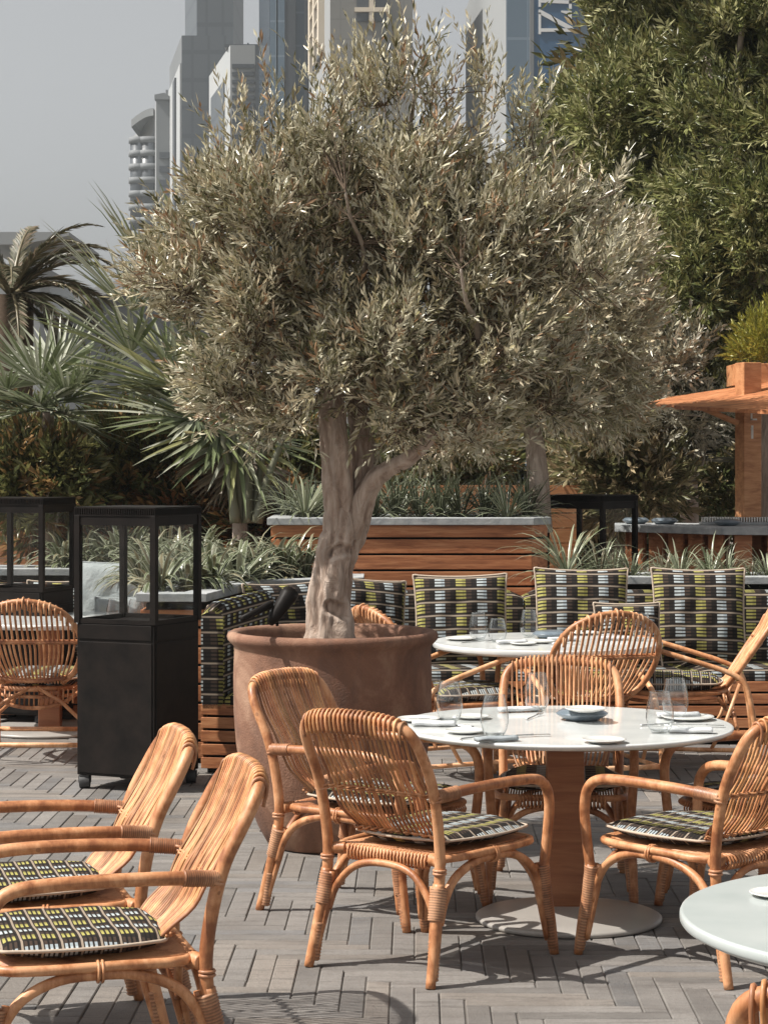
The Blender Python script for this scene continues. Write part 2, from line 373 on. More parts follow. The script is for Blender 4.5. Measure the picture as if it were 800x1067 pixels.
def armchair(label):
    t = thing('rattan_armchair', label, 'armchair', group='cane armchairs around the white tables')
    for s in (-1, 1):
        mb = MB()   # rear leg
        mb.tube([(s*.268,-.375,0),(s*.26,-.345,.12),(s*.250,-.315,.25),(s*.247,-.30,.34)], [.017,.0185,.020,.020], 10, smooth=4)
        mb.tube([(s*.262,-.335,.06),(s*.252,-.312,.15),(s*.240,-.285,.25),(s*.236,-.272,.33)], [.009,.012,.013,.012], 8, smooth=3)
        mb.tube([(s*.250,-.352,.05),(s*.240,-.33,.15),(s*.230,-.308,.25),(s*.222,-.30,.33)], [.008,.011,.012,.012], 8, smooth=3)
        lg = obj('leg', mb, 'rattan', t)
        w = MB(); wrap(w, (s*.249,-.322,.215), (s*.243,-.292,.325), .0315, .0085, .027); wrap(w, (s*.261,-.352,.02), (s*.254,-.333,.155), .0215, .011, .0185)
        ring(w, (s*.248,-.296,.375), .0205, .005); ring(w, (s*.248,-.296,.386), .0205, .005)
        w.tone = [(.9,.9,.9) if c_ == (.5,.5,.5) else c_ for c_ in w.tone]; obj('binding', w, 'wrap', lg, attr=True)
        mb = MB()   # front leg
        mb.tube([(s*.292,.335,0),(s*.288,.318,.12),(s*.280,.295,.25),(s*.277,.285,.33)], [.017,.0185,.020,.020], 10, smooth=4)
        mb.tube([(s*.285,.295,.06),(s*.277,.28,.15),(s*.268,.262,.25),(s*.266,.25,.33)], [.009,.012,.013,.012], 8, smooth=3)
        mb.tube([(s*.272,.315,.05),(s*.266,.302,.15),(s*.258,.29,.25),(s*.252,.285,.33)], [.008,.011,.012,.012], 8, smooth=3)
        lg = obj('leg', mb, 'rattan', t)
        w = MB(); wrap(w, (s*.282,.303,.135), (s*.272,.279,.325), .0305, .0085, .024); wrap(w, (s*.291,.331,.015), (s*.284,.308,.145), .0215, .011, .0185)
        w.tone = [(.9,.9,.9) if c_ == (.5,.5,.5) else c_ for c_ in w.tone]; obj('binding', w, 'wrap', lg, attr=True)
        mb = MB()   # arm with its bend down to the front leg
        mb.tube([(s*.275,.278,.27),(s*.281,.292,.36),(s*.288,.300,.46),(s*.292,.302,.54),(s*.293,.285,.60),(s*.292,.235,.638),(s*.290,.13,.650),(s*.284,-.03,.652),(s*.272,-.19,.648),(s*.256,-.325,.638)], .0192, 10, smooth=4)
        am = obj('arm', mb, 'rattan', t)
        w = MB(); wrap(w, (s*.270,-.225,.646), (s*.255,-.325,.638), .0225, .006); ring(w, (s*.251,-.318,.64), .0225, .005, (0,-.3,1)); ring(w, (s*.251,-.32,.628), .0225, .005, (0,-.3,1))
        w.tone = [(.9,.9,.9) if c_ == (.5,.5,.5) else c_ for c_ in w.tone]; obj('binding', w, 'wrap', am, attr=True)
        mb = MB()   # side apron arch
        mb.tube([(s*.25,-.30,.20),(s*.25,-.272,.275),(s*.25,-.215,.345),(s*.255,-.11,.388),(s*.258,0,.396),(s*.262,.11,.388),(s*.266,.205,.345),(s*.27,.258,.275),(s*.272,.275,.20)], .0155, 8, smooth=4)
        ring(mb, (s*.255,-.008,.405), .029, .0045, (0,1,0)); ring(mb, (s*.255,.004,.405), .029, .0045, (0,1,0))
        obj('apron', mb, 'rattan', t)
    mb = MB()
    mb.tube([(-.235,-.305,.20),(-.205,-.30,.28),(-.14,-.292,.35),(-.06,-.288,.378),(.06,-.288,.378),(.14,-.292,.35),(.205,-.30,.28),(.235,-.305,.20)], .0135, 8, smooth=4)
    obj('apron', mb, 'rattan', t)
    mb = MB()
    mb.tube([(-.262,.285,.20),(-.235,.283,.28),(-.16,.281,.352),(-.06,.28,.38),(.06,.28,.38),(.16,.281,.352),(.235,.283,.28),(.262,.285,.20)], .0135, 8, smooth=4)
    obj('apron', mb, 'rattan', t)
    # back hoop
    hoop = [(-.247,-.30,.30),(-.247,-.293,.42),(-.250,-.312,.56),(-.252,-.345,.68),(-.250,-.398,.785),(-.234,-.434,.852),(-.185,-.456,.888),(-.08,-.466,.902)]
    pts = [Vector(p) for p in hoop]+[Vector((-p[0], p[1], p[2])) for p in reversed(hoop)]
    mb = MB(); mb.tube(pts, .0195, 10, smooth=4); obj('back_frame', mb, 'rattan', t)
    hp, _ = catmull(pts, 12, .01)
    def hoop_at(x):
        best = min((p for p in hp if p.z > .76), key=lambda p: abs(p.x-x)); return best
    # cane strands of the back, looped over the hoop, scooping forward into the seat
    mb = MB(); NS = 23
    for i in range(NS):
        q = -1+2*i/(NS-1); x = .212*q; h = hoop_at(x); j = lambda a: random.uniform(-a, a)
        r = random.uniform(.0046, .0058); wob = j(.0045)
        R = .0235
        pts = [(x, h.y-.012, h.z-.055), (x, h.y-R, h.z-.008), (x, h.y-.01, h.z+R-.001), (x, h.y+.012, h.z+R-.004), (x, h.y+R, h.z-.01),
               (x*.99+wob*.5, -.392, .775), (x*.97+wob, -.343+j(.003), .69), (x*1.01+wob, -.300+j(.003), .62), (x*.97+wob*.6, -.268, .555), (x*.91, -.228+.02*abs(q), .50), (x*.80, -.18+.01*abs(q), .462), (x*.74, -.115, .445), (x*.72, -.07, .437)]
        n0 = len(mb.v); mb.tube(pts, r, 6, smooth=3); k_ = random.uniform(.48,1.22); mb.tone[n0:] = [(k_, k_*random.uniform(.9,1.05), k_*.95)]*(len(mb.v)-n0)
    for zz, yy, amp, ww in ((.632,-.308,.0075,.245),(.640,-.312,.0075,.245),(.482,-.213,.007,.20),(.474,-.202,.007,.195)):
        pts = []
        for i in range(2*NS-1):
            q = -1+2*i/(2*NS-2); ph = (i//2) % 2
            pts.append((ww*q, yy+(amp if (i % 4) < 2 else -amp)-.01*(1-q*q)*(1 if zz > .5 else 0), zz+.003*math.sin(i*1.7)))
        mb.tube(pts, .0042, 5, smooth=2)
    mb.tone = [(.95,.95,.95) if c_ == (.5,.5,.5) else c_ for c_ in mb.tone]
    obj('backrest', mb, 'cane_s', t, attr=True)
    mb = MB()  # seat frame, woven deck and coils
    fr = [(-.235,-.235,.415),(-.10,-.262,.415),(.10,-.262,.415),(.235,-.235,.415),(.262,-.05,.418),(.268,.15,.418),(.235,.262,.418),(.10,.285,.418),(-.10,.285,.418),(-.235,.262,.418),(-.268,.15,.418),(-.262,-.05,.418)]
    mb.tube(fr, .0145, 8, closed=True, smooth=3)
    for i in range(40):
        x = -.215+.43*i/39; mb.tube([(x,-.25,.425),(x,0,.420),(x,.27,.425)], .0045, 5)
    for i in range(24):
        x = -.17+.34*i/23
        for y in (.285,-.262): ring(mb, (x, y, .402), .026, .0042, (1,.25,0), 9)
    for s in (-1, 1):
        wrap(mb, (s*.19,-.262,.412), (s*.245,-.28,.410), .021, .005)
    obj('seat_frame', mb, 'rattan', t)
    cm, rim = cushion_mesh(.515, .45, .50, .056, sag=-.003); 
    for k in range(len(cm.v)): x, y, z = cm.v[k]; cm.v[k] = (x, y+.035, z+.466)
    cu = obj('seat_cushion', cm, 'fabric_seat', t)
    mb = MB(); mb.tube([(x*1.005, (y*1.005)+.035, z+.466) for x, y, z in rim], .0052, 6, closed=True, smooth=2); obj('piping', mb, 'piping', cu)
    return t
A1 = armchair('cane armchair seen from behind in the centre foreground, left of the wood table post')
A1.location = (.178, 7.893, 0); A1.rotation_euler.z = face(.62, .785)
copy_at(A1, (-.032, 8.76, 0), face(.83,-.55), 'cane armchair facing right, standing between the terracotta pot and the central white table')
copy_at(A1, (.736, 9.19, 0), face(-.08,-.99), 'cane armchair facing the camera at the far side of the central white table')
copy_at(A1, (1.137, 7.887, 0), face(-.62,.785), 'cane armchair at the right edge facing away left, right of the wood table post')
copy_at(A1, (1.537, 8.78, 0), face(-.83,-.55), 'cane armchair mostly hidden behind the right hand armchair, only far arm and legs showing')
copy_at(A1, (-.835, 6.19, 0), face(-.96,-.27), 'nearest cane armchair at lower left, in side view facing left with striped cushion')
copy_at(A1, (-1.095, 6.93, 0), face(-.96,-.27), 'cane armchair at lower left, behind the nearest one and before the black cart')
copy_at(A1, (.955, 4.06, 0), face(.3,.95), 'cane armchair cut off at the bottom right corner, only the curved back frame in view')

# ------------------------------------------------------------------ round backed lounge chair
def lounge(label):
    t = thing('rattan_lounge_chair', label, 'lounge chair', group='round backed rattan chairs at the far tables')
    def bk(x, h): return (x, -.27-.34*h, .47+.50*h)      # back plane, h 0..1 upwards
    hoop = [(.17,0),(.25,.14),(.295,.34),(.305,.52),(.285,.70),(.225,.86),(.12,.965),(0,1.0)]
    pts = [bk(-x, h) for x, h in hoop]+[bk(x, h) for x, h in reversed(hoop[:-1])]
    mb = MB(); mb.tube(pts, .0165, 9, smooth=4); obj('back_frame', mb, 'rattan', t)
    def half(h):
        for (x0, h0), (x1, h1) in zip(hoop, hoop[1:]):
            if h0 <= h <= h1: return x0+(x1-x0)*(h-h0)/(h1-h0)
        return 0
    mb = MB(); NS = 19
    for i in range(NS):
        q = -1+2*i/(NS-1); x = .272*q
        hs = [h/60 for h in range(24, 61) if half(h/60) >= abs(x)]
        top = max(hs) if hs else .6
        b0 = bk(x, top); pts = [(b0[0], b0[1]-.016, b0[2]-.045), (b0[0], b0[1]-.020, b0[2]+.004), (b0[0], b0[1]+.006, b0[2]+.021), (b0[0], b0[1]+.022, b0[2]+.0), bk(x*.99, top*.7), bk(x*.95+random.uniform(-.006,.006), .42), bk(x*.86, .25), bk(x*.74, .10), (x*.66, -.24, .47), (x*.6,-.15,.455)]
        n0 = len(mb.v); mb.tube(pts, random.uniform(.0062,.0076), 6, smooth=3); k_ = random.uniform(.8,1.15); mb.tone[n0:] = [(k_,k_,k_)]*(len(mb.v)-n0)
    obj('backrest', mb, 'cane_sb', t, attr=True)
    mb = MB()
    for h, w, off in ((.52,.30,.012),(.50,.30,-.014),(.08,.20,.012),(.06,.20,-.014)):
        mb.tube([(bk(x*w, h)[0], bk(0, h)[1]+off-.02*(1-x*x), bk(0, h)[2]-(.02*(1-x*x) if h < .2 else 0)) for x in (-1,-.6,-.2,.2,.6,1)], .0085, 7, smooth=3)
    obj('back_rail', mb, 'rattan', t)
    mb = MB(); fr = [(.30*math.cos(a)*(1 if math.sin(a) > 0 else .9), .03+.30*math.sin(a), .43) for a in [2*PI*i/16 for i in range(16)]]
    mb.tube(fr, .015, 8, closed=True, smooth=2); mb.tube([(x*.97, y*.97, .385) for x, y, z in fr], .011, 7, closed=True, smooth=2)
    low = [(-.26,-.22,.41),(-.16,-.26,.345),(0,-.28,.32),(.16,-.26,.345),(.26,-.22,.41)]; mb.tube(low, .012, 7, smooth=3)
    for i in range(17):
        x = -.23+.46*i/16; mb.tube([(x, -.25, .43), (x, -.265, .33+.35*x*x)], .006, 5)
        mb.tube([(x,-.22,.435),(x,.3,.435)], .005, 5)
    for s in (-1, 1):
        mb.tube([(s*.02,-.27,.44),(s*.17,-.30,.36),(s*.325,-.33,.22)], .0115, 7)
        mb.tube([(s*.02,.29,.43),(s*.17,.31,.36),(s*.325,.33,.22)], .0115, 7)
    obj('seat_frame', mb, 'rattan', t)
    for s in (-1, 1):
        mb = MB(); mb.tube([(s*.335,.37,0),(s*.335,.36,.3),(s*.332,.35,.55),(s*.33,.32,.66),(s*.325,.25,.705),(s*.32,.16,.695),(s*.315,-.10,.62),(s*.315,-.27,.565),(s*.318,-.36,.51),(s*.325,-.40,.40),(s*.335,-.43,.2),(s*.34,-.44,0)], .0155, 9, smooth=4)
        obj('arm', mb, 'cane_b', t)
        mb = MB(); mb.tube([(s*.333,-.42,.12),(s*.33,0,.12),(s*.333,.36,.12)], .013, 7); mb.tube([(s*.325,-.34,.50),(s*.33,-.25,.25),(s*.333,-.18,.13)], .011, 7)
        obj('side_stretcher', mb, 'cane_b', t)
    for y in (-.415, .355):
        mb = MB(); mb.tube([(-.333,y,.12),(.333,y,.12)], .0145, 8); obj('stretcher', mb, 'cane_b', t)
    cm, rim = cushion_mesh(.54, .46, .54, .09)
    for k in range(len(cm.v)): x, y, z = cm.v[k]; cm.v[k] = (x, y+.03, z+.485)
    cu = obj('seat_cushion', cm, 'fabric_seat', t)
    mb = MB(); mb.tube([(x*1.005, y*1.005+.03, z+.485) for x, y, z in rim], .006, 6, closed=True, smooth=2); obj('piping', mb, 'piping', cu)
    return t
B1 = lounge('round backed rattan chair seen from behind, in front of the farther white table')
B1.location = (1.06, 12.28, 0); B1.rotation_euler.z = face(-.28,.96)
copy_at(B1, (1.74, 13.02, 0), face(-.97,.12), 'round backed rattan chair in side view at the right edge, back leaning right')
copy_at(B1, (.42, 12.42, 0), face(.88,.47), 'round backed rattan chair facing right, half hidden behind the terracotta pot')
copy_at(B1, (-2.06, 13.3, 0), face(.02,1), 'round backed rattan chair at the left edge seen from behind, left of the black cart')

# ------------------------------------------------------------------ tables
def table(label, loc, r, z, th, mat, post=(.145,.10), base_r=.36, base_off=-.2, top_round=.006):
    t = thing('round_table', label, 'table', loc)
    mb = MB(); mb.lathe([(r-.10,z-th-.012),(r-.02,z-th-.006),(r-.004,z-th+.002),(r,z-th+.008),(r,z-top_round),(r-top_round*.4,z-.001),(r-top_round*1.5,z)], 96); mb.sm = [False]*0+[True]*(len(mb.sm)-2)+[False]*2
    obj('tabletop', mb, mat, t)
    mb = MB(); mb.box((0,-.03,(z-th-.012+.02)/2), (post[0], post[1], z-th-.012-.02)); obj('pedestal', mb, 'table_wood', t, .006)
    mb = MB(); mb.lathe([(base_r-.004,.0),(base_r,.006),(base_r,.014),(base_r-.01,.020),(base_r*.6,.024)], 72, (0, base_off, .002)); obj('base', mb, 'base_metal', t)
    return t
table('large round white table in the middle, set with glasses, on a square wood post', (.715,8.76,0), .665, .735, .018, 'marble')
table('farther round white table with glasses, between the striped bench and the rattan chairs', (.94,12.72,0), .66, .74, .035, 'marble', base_off=0)
table('pale grey round table cut off at the lower right corner, empty near its left rim', (1.30,5.03,0), .622, .742, .028, 'marble_grey', base_off=0)
table('round white table at the left edge seen through a rattan chair back', (-2.2,14.6,0), .65, .74, .03, 'marble', base_off=-.05, base_r=.45)

# tableware
def stemless(h=.158, r=.054):
    mb = MB(); mb.lathe([(r*.45,0),(r*.62,.002),(r*.86,h*.16),(r,h*.36),(r*.97,h*.6),(r*.80,h*.86),(r*.72,h)], 32); mb.f.pop(); mb.sm.pop(); mb.lathe([(.001,h*.045),(r*.5,h*.05),(r*.70,h*.085)], 32); mb.f.pop(); mb.sm.pop(); ring(mb, (0,0,h), r*.72, .0014, (0,0,1), 32); return mb
gl = obj('water_glass', stemless(), 'glass'); TZ = .7352
GR = 'stemless glasses on the tables'
def at_table(x, y, z=TZ): D = (EYE-z)*F/(y-HZ); return Vector(((x-400)*D/F, D, z+.0008))
spots = [(468,752,'glass nearest the left rim of the central white table'),(515,768,'front left glass on the central white table beside a rolled grey napkin'),(559,741,'glass at the back of the central white table, left of the blue grey lidded bowl'),(687,764,'front glass of the pair right of the blue grey lidded bowl'),(703,748,'rear glass of the pair right of the blue grey lidded bowl')]
for i, (x, y, lb) in enumerate(spots):
    g = gl if i == 0 else dup(gl); g.location = at_table(x, y); g.rotation_euler.z = i; tag(g, lb, 'glass', GR)
for x, y, lb in ((498,667,'left glass of three on the farther white table'),(518,669,'shortest glass of three on the farther white table'),(551,664,'right glass of three on the farther white table')):
    g = dup(gl); g.location = at_table(x, y, .7408); g.scale = (1,1,1.0 if x != 518 else .84); tag(g, lb, 'glass', GR)
for x, y, lb in ((668,668,'glass seen through the round rattan chair back on the farther table'),(120,650,'left glass on the far table seen through the black cart'),(142,651,'right glass on the far table seen through the black cart')):
    g = dup(gl); g.location = at_table(x, y, .7408); tag(g, lb, 'glass', GR)
def plate(r=.085): 
    mb = MB(); mb.lathe([(r*.55,0),(r*.62,.002),(r*.95,.011),(r,.014),(r*.985,.016),(r*.90,.0125),(r*.62,.007),(.002,.0065)], 40); return mb
pl = obj('plate', plate(), 'china')
for i, (x, y, z, s, lb) in enumerate([(629,774,TZ,.98,'small white plate at the front edge of the central white table'),(484,764,TZ,.92,'small white plate between the two left glasses of the central table'),
        (492,749,TZ,.85,'small white plate behind the left glasses of the central table'),(716,750,TZ,1.25,'white plate at the right rim of the central table under a napkin'),
        (610,741.5,TZ+.044,1.0,'white saucer lying on top of the blue grey bowl'),(436,752,TZ,1.0,'white plate at the left rim of the central table behind an armchair'),
        (563,670,.7408,1.0,'small white plate at the front of the farther white table'),(480,667,.7408,1.1,'white plate at the left end of the farther white table'),(606,661,.7408,1.2,'white plate right of the dark bowl on the farther table'),(545,672,.7408,.9,'small white plate in the middle of the farther white table'),
        (28,655,.7408,1.2,'white plate on the far left table seen through the rattan back'),(175,655,.7408,1.3,'white plate on the far table seen through the right pane of the black cart'),(100,653,.7408,1.3,'white plate on the far table seen through the left pane of the black cart'),(806,934,.7425,.7,'small dish at the right rim of the pale grey corner table')]):
    o = pl if i == 0 else dup(pl); D0 = (EYE-z)*F/(y-HZ); o.location = ((x-400)*D0/F, D0, z+.0008); o.scale = (s,s,s if s < 1.1 else 1); tag(o, lb, 'plate', 'white plates on the tables')
def bowl():
    mb = MB(); r = .105; mb.lathe([(r*.62,0),(r*.68,.003),(r*.98,.022),(r,.027),(r*.97,.030),(r*.78,.042),(r*.70,.044),(r*.5,.044),(.002,.043)], 40); return mb
bo = obj('lidded_bowl', bowl(), 'dark_china'); bo.location = at_table(606, 750); tag(bo, 'blue grey lidded bowl in the middle of the central table with a saucer on it', 'bowl', 'blue grey bowls')
o = dup(bo); o.location = at_table(573, 665, .7408); tag(o, 'blue grey bowl on the farther white table right of three glasses', 'bowl', 'blue grey bowls')
def napkin(w=.055, l=.17, h=.022):
    mb = MB(); n_ = 14; vs = []; fs = []
    for i in range(n_+1):
        u = -1+2*i/n_; 
        for j in range(12):
            a = 2*PI*j/12; k = 1+.08*math.sin(5*u+a*2); vs.append((u*l/2, math.cos(a)*w/2*k, h/2+math.sin(a)*h/2*k*.98+0.001))
    for i in range(n_):
        for j in range(12): fs.append((i*12+j, i*12+(j+1) % 12, (i+1)*12+(j+1) % 12, (i+1)*12+j))
    fs.append(tuple(range(11,-1,-1))); fs.append(tuple(range(n_*12,(n_+1)*12))); mb.add(vs, fs); return mb
na = obj('napkin', napkin(), 'napkin'); nb = obj('napkin', napkin(.05,.16,.02), 'napkin_grey')
SPF = []
for o, x, y, rz, lb in ((nb,517,773,.35,'rolled grey napkin at the front left of the central white table'),(None,719,764,-.15,'rolled white napkin with grey end at the right of the central white table'),(None,706,748,.1,'folded napkin behind the right glasses on the central table'),
        (None,452,757,-.1,'folded white napkin at the left rim of the central table'),(None,540,742,.3,'folded napkin left of the back glass on the central table'),(None,586,668,.1,'folded napkin beside the dark bowl on the farther table'),(None,533,671,.2,'folded napkin between the glasses on the farther table')):
    q = o or dup(na if 'grey napkin' not in lb else nb); z = TZ if y > 700 else .7408; q.location = at_table(x, y, z)+Vector((0,0,.0005)); q.rotation_euler.z = rz; tag(q, lb, 'napkin', 'napkins on the tables')
for x, y, z, rz, lb in ((556,748,TZ,1.2,'fork beside the napkin at the back left of the central table'),(690,756,TZ,.4,'fork between the right glasses and the bowl on the central table'),(496,670,.7408,.5,'fork beside the left glass of the farther white table'),(590,672,.7408,2.8,'fork in front of the bowl on the farther white table')):
    SPF.append((x, y, z, rz, lb))
na.location = at_table(640, 667, .7408); tag(na, 'white napkin on the farther table seen through the round rattan back', 'napkin', 'napkins on the tables')
def cutlery(fork):
    mb = MB(); mb.tube([(-.10,0,.003),(-.04,0,.004),(.03,0,.006),(.055,0,.007)], [.004,.003,.0025,.003], 6, smooth=3)
    if fork:
        for q in (-1,-.33,.33,1): mb.tube([(.05,q*.004,.007),(.065,q*.010,.006),(.10,q*.010,.008)], .0014, 5)
    else: mb.box((.085,.001,.006), (.07,.014,.0016))
    return mb
fo = obj('fork', cutlery(True), 'steel'); kn = obj('knife', cutlery(False), 'steel')
kk = 0
for x, y, rz, kd, lb in ((500,769,.7,0,'fork beside the front left glass of the central table'),(541,768,.2,1,'knife sticking out of the grey napkin on the central table'),(703,759,2.4,0,'fork beside the front right glass of the central table'),(722,757,-.3,1,'knife at the right rim of the central table'),(470,757,2.6,0,'fork beside the left rim glass of the central table'),(449,751,3.0,1,'knife at the left rim of the central table')):
    src = kn if kd else fo; q = src if (kd and 'label' not in kn) or (not kd and 'label' not in fo) else dup(src)
    q.location = at_table(x, y)+Vector((0,0,.001)); q.rotation_euler.z = rz; tag(q, lb, 'knife' if kd else 'fork', 'cutlery on the tables')

for x, y, z, rz, lb in SPF: q = dup(fo); q.location = at_table(x, y, z)+Vector((0,0,.001)); q.rotation_euler.z = rz; tag(q, lb, 'fork', 'cutlery on the tables')

# ------------------------------------------------------------------ terracotta pot, olive tree, spotlight
PX, PY = -.238, 10.25
t = thing('terracotta_pot', 'huge round terracotta pot with thick rim holding the olive tree', 'plant pot', (PX,PY,0))
mb = MB(); prof = [(.27,0),(.30,.01),(.345,.09),(.385,.19),(.422,.32),(.447,.47),(.458,.62),(.460,.78),(.456,.90),(.458,.925),(.474,.940),(.486,.953),(.490,.968),(.485,.984),(.470,.992),(.450,.990),(.435,.978),(.428,.95),(.425,.86)]
mb.lathe(prof, 96); obj('pot_body', mb, 'terracotta', t)
mb = MB(); mb.lathe([(.424,.89),(.426,.925),(.3,.935),(.01,.94)], 48); obj('soil', mb, 'soil', t)
t = thing('garden_spotlight', 'small black garden spotlight leaning on the pot rim left of the trunk', 'spotlight', (PX-.33,PY-.32,.95))
a = P(300,622,9.98)-Vector(t.location); b2 = P(284,646,9.9)-Vector(t.location)
mb = MB(); d = (a-b2).normalized(); mb.tube([b2-d*.02, b2, b2+d*.005, a-d*.01, a, a+d*.03], [.016,.020,.026,.038,.041,.040], 20); obj('lamp_head', mb, 'black_metal', t)
mb = MB(); mb.tube([P(286,648,9.93)-Vector(t.location), P(289,640,9.93)-Vector(t.location)], .012, 8); mb.tube([P(289,652,9.95)-Vector(t.location), P(288,636,9.93)-Vector(t.location)], .007, 8); obj('bracket', mb, 'black_metal', t)
mb = MB(); mb.tube([P(282,630,9.93)-Vector(t.location), P(252,645,9.76)-Vector(t.location)], [.018,.013], 10); obj('stake', mb, 'black_metal', t)

from mathutils import noise as mnoise
def bark_tube(mb, pts, rad, n=28, sub=10, lump=.12, seed=0, rough=0):
    pts = [Vector(p) for p in pts]; pp, rr = catmull(pts, sub, rad); k = len(pp); up = Vector((1,0,0)); vs = []; fs = []
    rs = np.random.default_rng(seed); ph = rs.uniform(0, 6.28, 12)
    for i, p in enumerate(pp):
        tt = (pp[min(i+1,k-1)]-pp[max(i-1,0)]).normalized(); up = (up-tt*up.dot(tt)).normalized(); w = tt.cross(up); s = i/sub
        for j in range(n):
            a = 2*PI*j/n
            q = 1+lump*(.5*math.sin(3*a+ph[0]+s*.9)+.35*math.sin(5*a+ph[1]-s*1.3)+.3*math.sin(2*a+s*1.7+ph[2])+.28*math.sin(8*a+ph[3]+s*2.3)*math.sin(s*3+ph[4])+.2*math.sin(13*a+s*1.1+ph[5]))
            dr = up*math.cos(a)+w*math.sin(a)
            if rough:
                pw = p+dr*rr[i]; z_ = mnoise.noise(Vector((pw.x*13, pw.y*13, pw.z*6+seed)))+.5*mnoise.noise(Vector((pw.x*34, pw.y*34, pw.z*15+seed)))
                pit = mnoise.noise(Vector((pw.x*9+5, pw.y*9, pw.z*8+seed))); q += rough*z_-(.22*min(1,(pit-.38)*6) if pit > .38 else 0)
            vs.append(p+dr*rr[i]*q)
    for i in range(k-1):
        for j in range(n): fs.append((i*n+j, i*n+(j+1) % n, (i+1)*n+(j+1) % n, (i+1)*n+j))
    mb.add(vs, fs)
def leaves_on(O, Dr, Lg, W, fold=.25, roll=None):
    """leaf quads from origins O along Dr, length Lg, width W"""
    n = len(O); r = RNG.normal(size=(n,3)); s = np.cross(Dr, r); s /= np.linalg.norm(s, axis=1)[:, None]+1e-9
    nn = np.cross(s, Dr); V = np.empty((n,4,3)); mid = O+Dr*(Lg*.48)[:, None]+nn*(W*fold)[:, None]
    V[:,0] = O; V[:,1] = mid+s*(W*.5)[:, None]; V[:,2] = O+Dr*Lg[:, None]; V[:,3] = mid-s*(W*.5)[:, None]
    return V
def unit(a): return a/(np.linalg.norm(a, axis=-1, keepdims=True)+1e-9)
def sprigs(clumps, nspr, nleaf, slen, L, W, up=.6, outw=.8, spread=.9, shell=.55, pal=None, center=None, droop=0):
    """clumps: (x,y,z,r,weight). returns leaf quads, tones, sprig base/direction"""
    cl = np.array(clumps); w = cl[:,4]*cl[:,3]**2; w /= w.sum(); idx = RNG.choice(len(cl), nspr, p=w)
    d = unit(RNG.normal(size=(nspr,3))); rad = cl[idx,3]*(shell+(1-shell)*RNG.random(nspr)**.6)*RNG.uniform(.75,1.12,nspr)
    B = cl[idx,:3]+d*rad[:, None]
    ctr = cl[:,:3].mean(0) if center is None else np.array(center)
    o2 = unit(B-ctr); D = unit(outw*d*.6+outw*o2*.6+np.array([0,0,up])+RNG.normal(size=(nspr,3))*.35)
    SL = slen*RNG.uniform(.6,1.5,nspr)
    k = nspr*nleaf; si = np.repeat(np.arange(nspr), nleaf); tpar = np.tile(np.linspace(.05,1,nleaf), nspr)+RNG.uniform(-.03,.03,k)
    bend = np.zeros((k,3)); bend[:,2] = -droop*tpar**2*SL[si]
    O = B[si]+D[si]*(tpar*SL[si])[:, None]+bend
    side = unit(np.cross(D[si], RNG.normal(size=(k,3)))); ang = spread*RNG.uniform(.5,1.2,k)*(1.1-.5*tpar)
    LD = unit(D[si]*np.cos(ang)[:, None]+side*np.sin(ang)[:, None]+np.array([0,0,-droop*.6]))
    Ls = L*RNG.uniform(.6,1.25,k); Ws = W*RNG.uniform(.7,1.25,k)
    V = leaves_on(O, LD, Ls, Ws)
    pal = np.array(pal); ci = RNG.integers(0, len(pal), nspr); tone = pal[ci][si]*RNG.uniform(.75,1.3,(k,1))
    stray = RNG.random(k) < .1; tone[stray] = pal[RNG.integers(0, len(pal), stray.sum())]
    return V, tone, B, D, SL
def twig_mesh(B, D, SL, r, ctr_pts, parent, reach=.25, every=3, mat='twig'):
    mb = MB(); cp = np.array(ctr_pts)
    for i in range(0, len(B), every):
        b0 = B[i]; tip = b0+D[i]*SL[i]; dd = cp-b0; j = int(np.argmin((dd**2).sum(1))); root = b0+(cp[j]-b0)*min(1, reach/(np.linalg.norm(dd[j])+1e-6))
        mb.tube([root, b0, tip], [r, r*.7, r*.3], 4, caps=False)
    return obj('twigs', mb, mat, parent)

def sub_clumps(cl, k, f=.42, seed=0):
    rs = np.random.default_rng(seed); out = []
    for c in cl:
        for _ in range(k):
            d = unit(rs.normal(size=3)); d[2] = d[2]*.8+.1; q = c[3]*rs.uniform(.55,1.0); r = c[3]*f*rs.uniform(.7,1.25)
            out.append((c[0]+d[0]*q, c[1]+d[1]*q, c[2]+d[2]*q, r, c[4]))
    return out
OL = thing('olive_tree', 'large olive tree with gnarled pale trunk growing in the terracotta pot', 'tree', (PX-.01,PY,.92))
L0 = Vector(OL.location)
def Q(x, y, D): return P(x, y, D)-L0
mb = MB()
bark_tube(mb, [Q(345,668,PY),Q(345,645,PY),Q(346,610,PY),Q(352,575,PY-.02),Q(361,540,PY-.01),Q(366,515,PY),Q(370,500,PY+.01)], [.116,.104,.097,.097,.092,.06,.012], 72, 22, lump=.15, seed=1, rough=.17)
bark_tube(mb, [Q(354,590,PY-.02),Q(355,550,PY-.03),Q(353,505,PY-.05),Q(350,470,PY-.06),Q(348,445,PY-.06),Q(345,400,PY-.04),Q(330,350,PY)], [.05,.066,.068,.066,.062,.050,.035], 40, 16, lump=.16, seed=2, rough=.16)
bark_tube(mb, [Q(362,580,PY),Q(370,540,PY),Q(380,495,PY+.02),Q(376,455,PY+.05),Q(372,400,PY+.1),Q(388,340,PY+.15),Q(410,260,PY+.15)], [.05,.062,.060,.052,.045,.04,.022], 36, 14, lump=.16, seed=3, rough=.15)
bark_tube(mb, [Q(366,560,PY-.03),Q(376,525,PY-.05),Q(388,502,PY-.08),Q(402,490,PY-.12),Q(430,474,PY-.2),Q(470,430,PY-.25),Q(505,370,PY-.25)], [.05,.052,.046,.041,.033,.022,.014], 28, 14, lump=.12, seed=4, rough=.12)
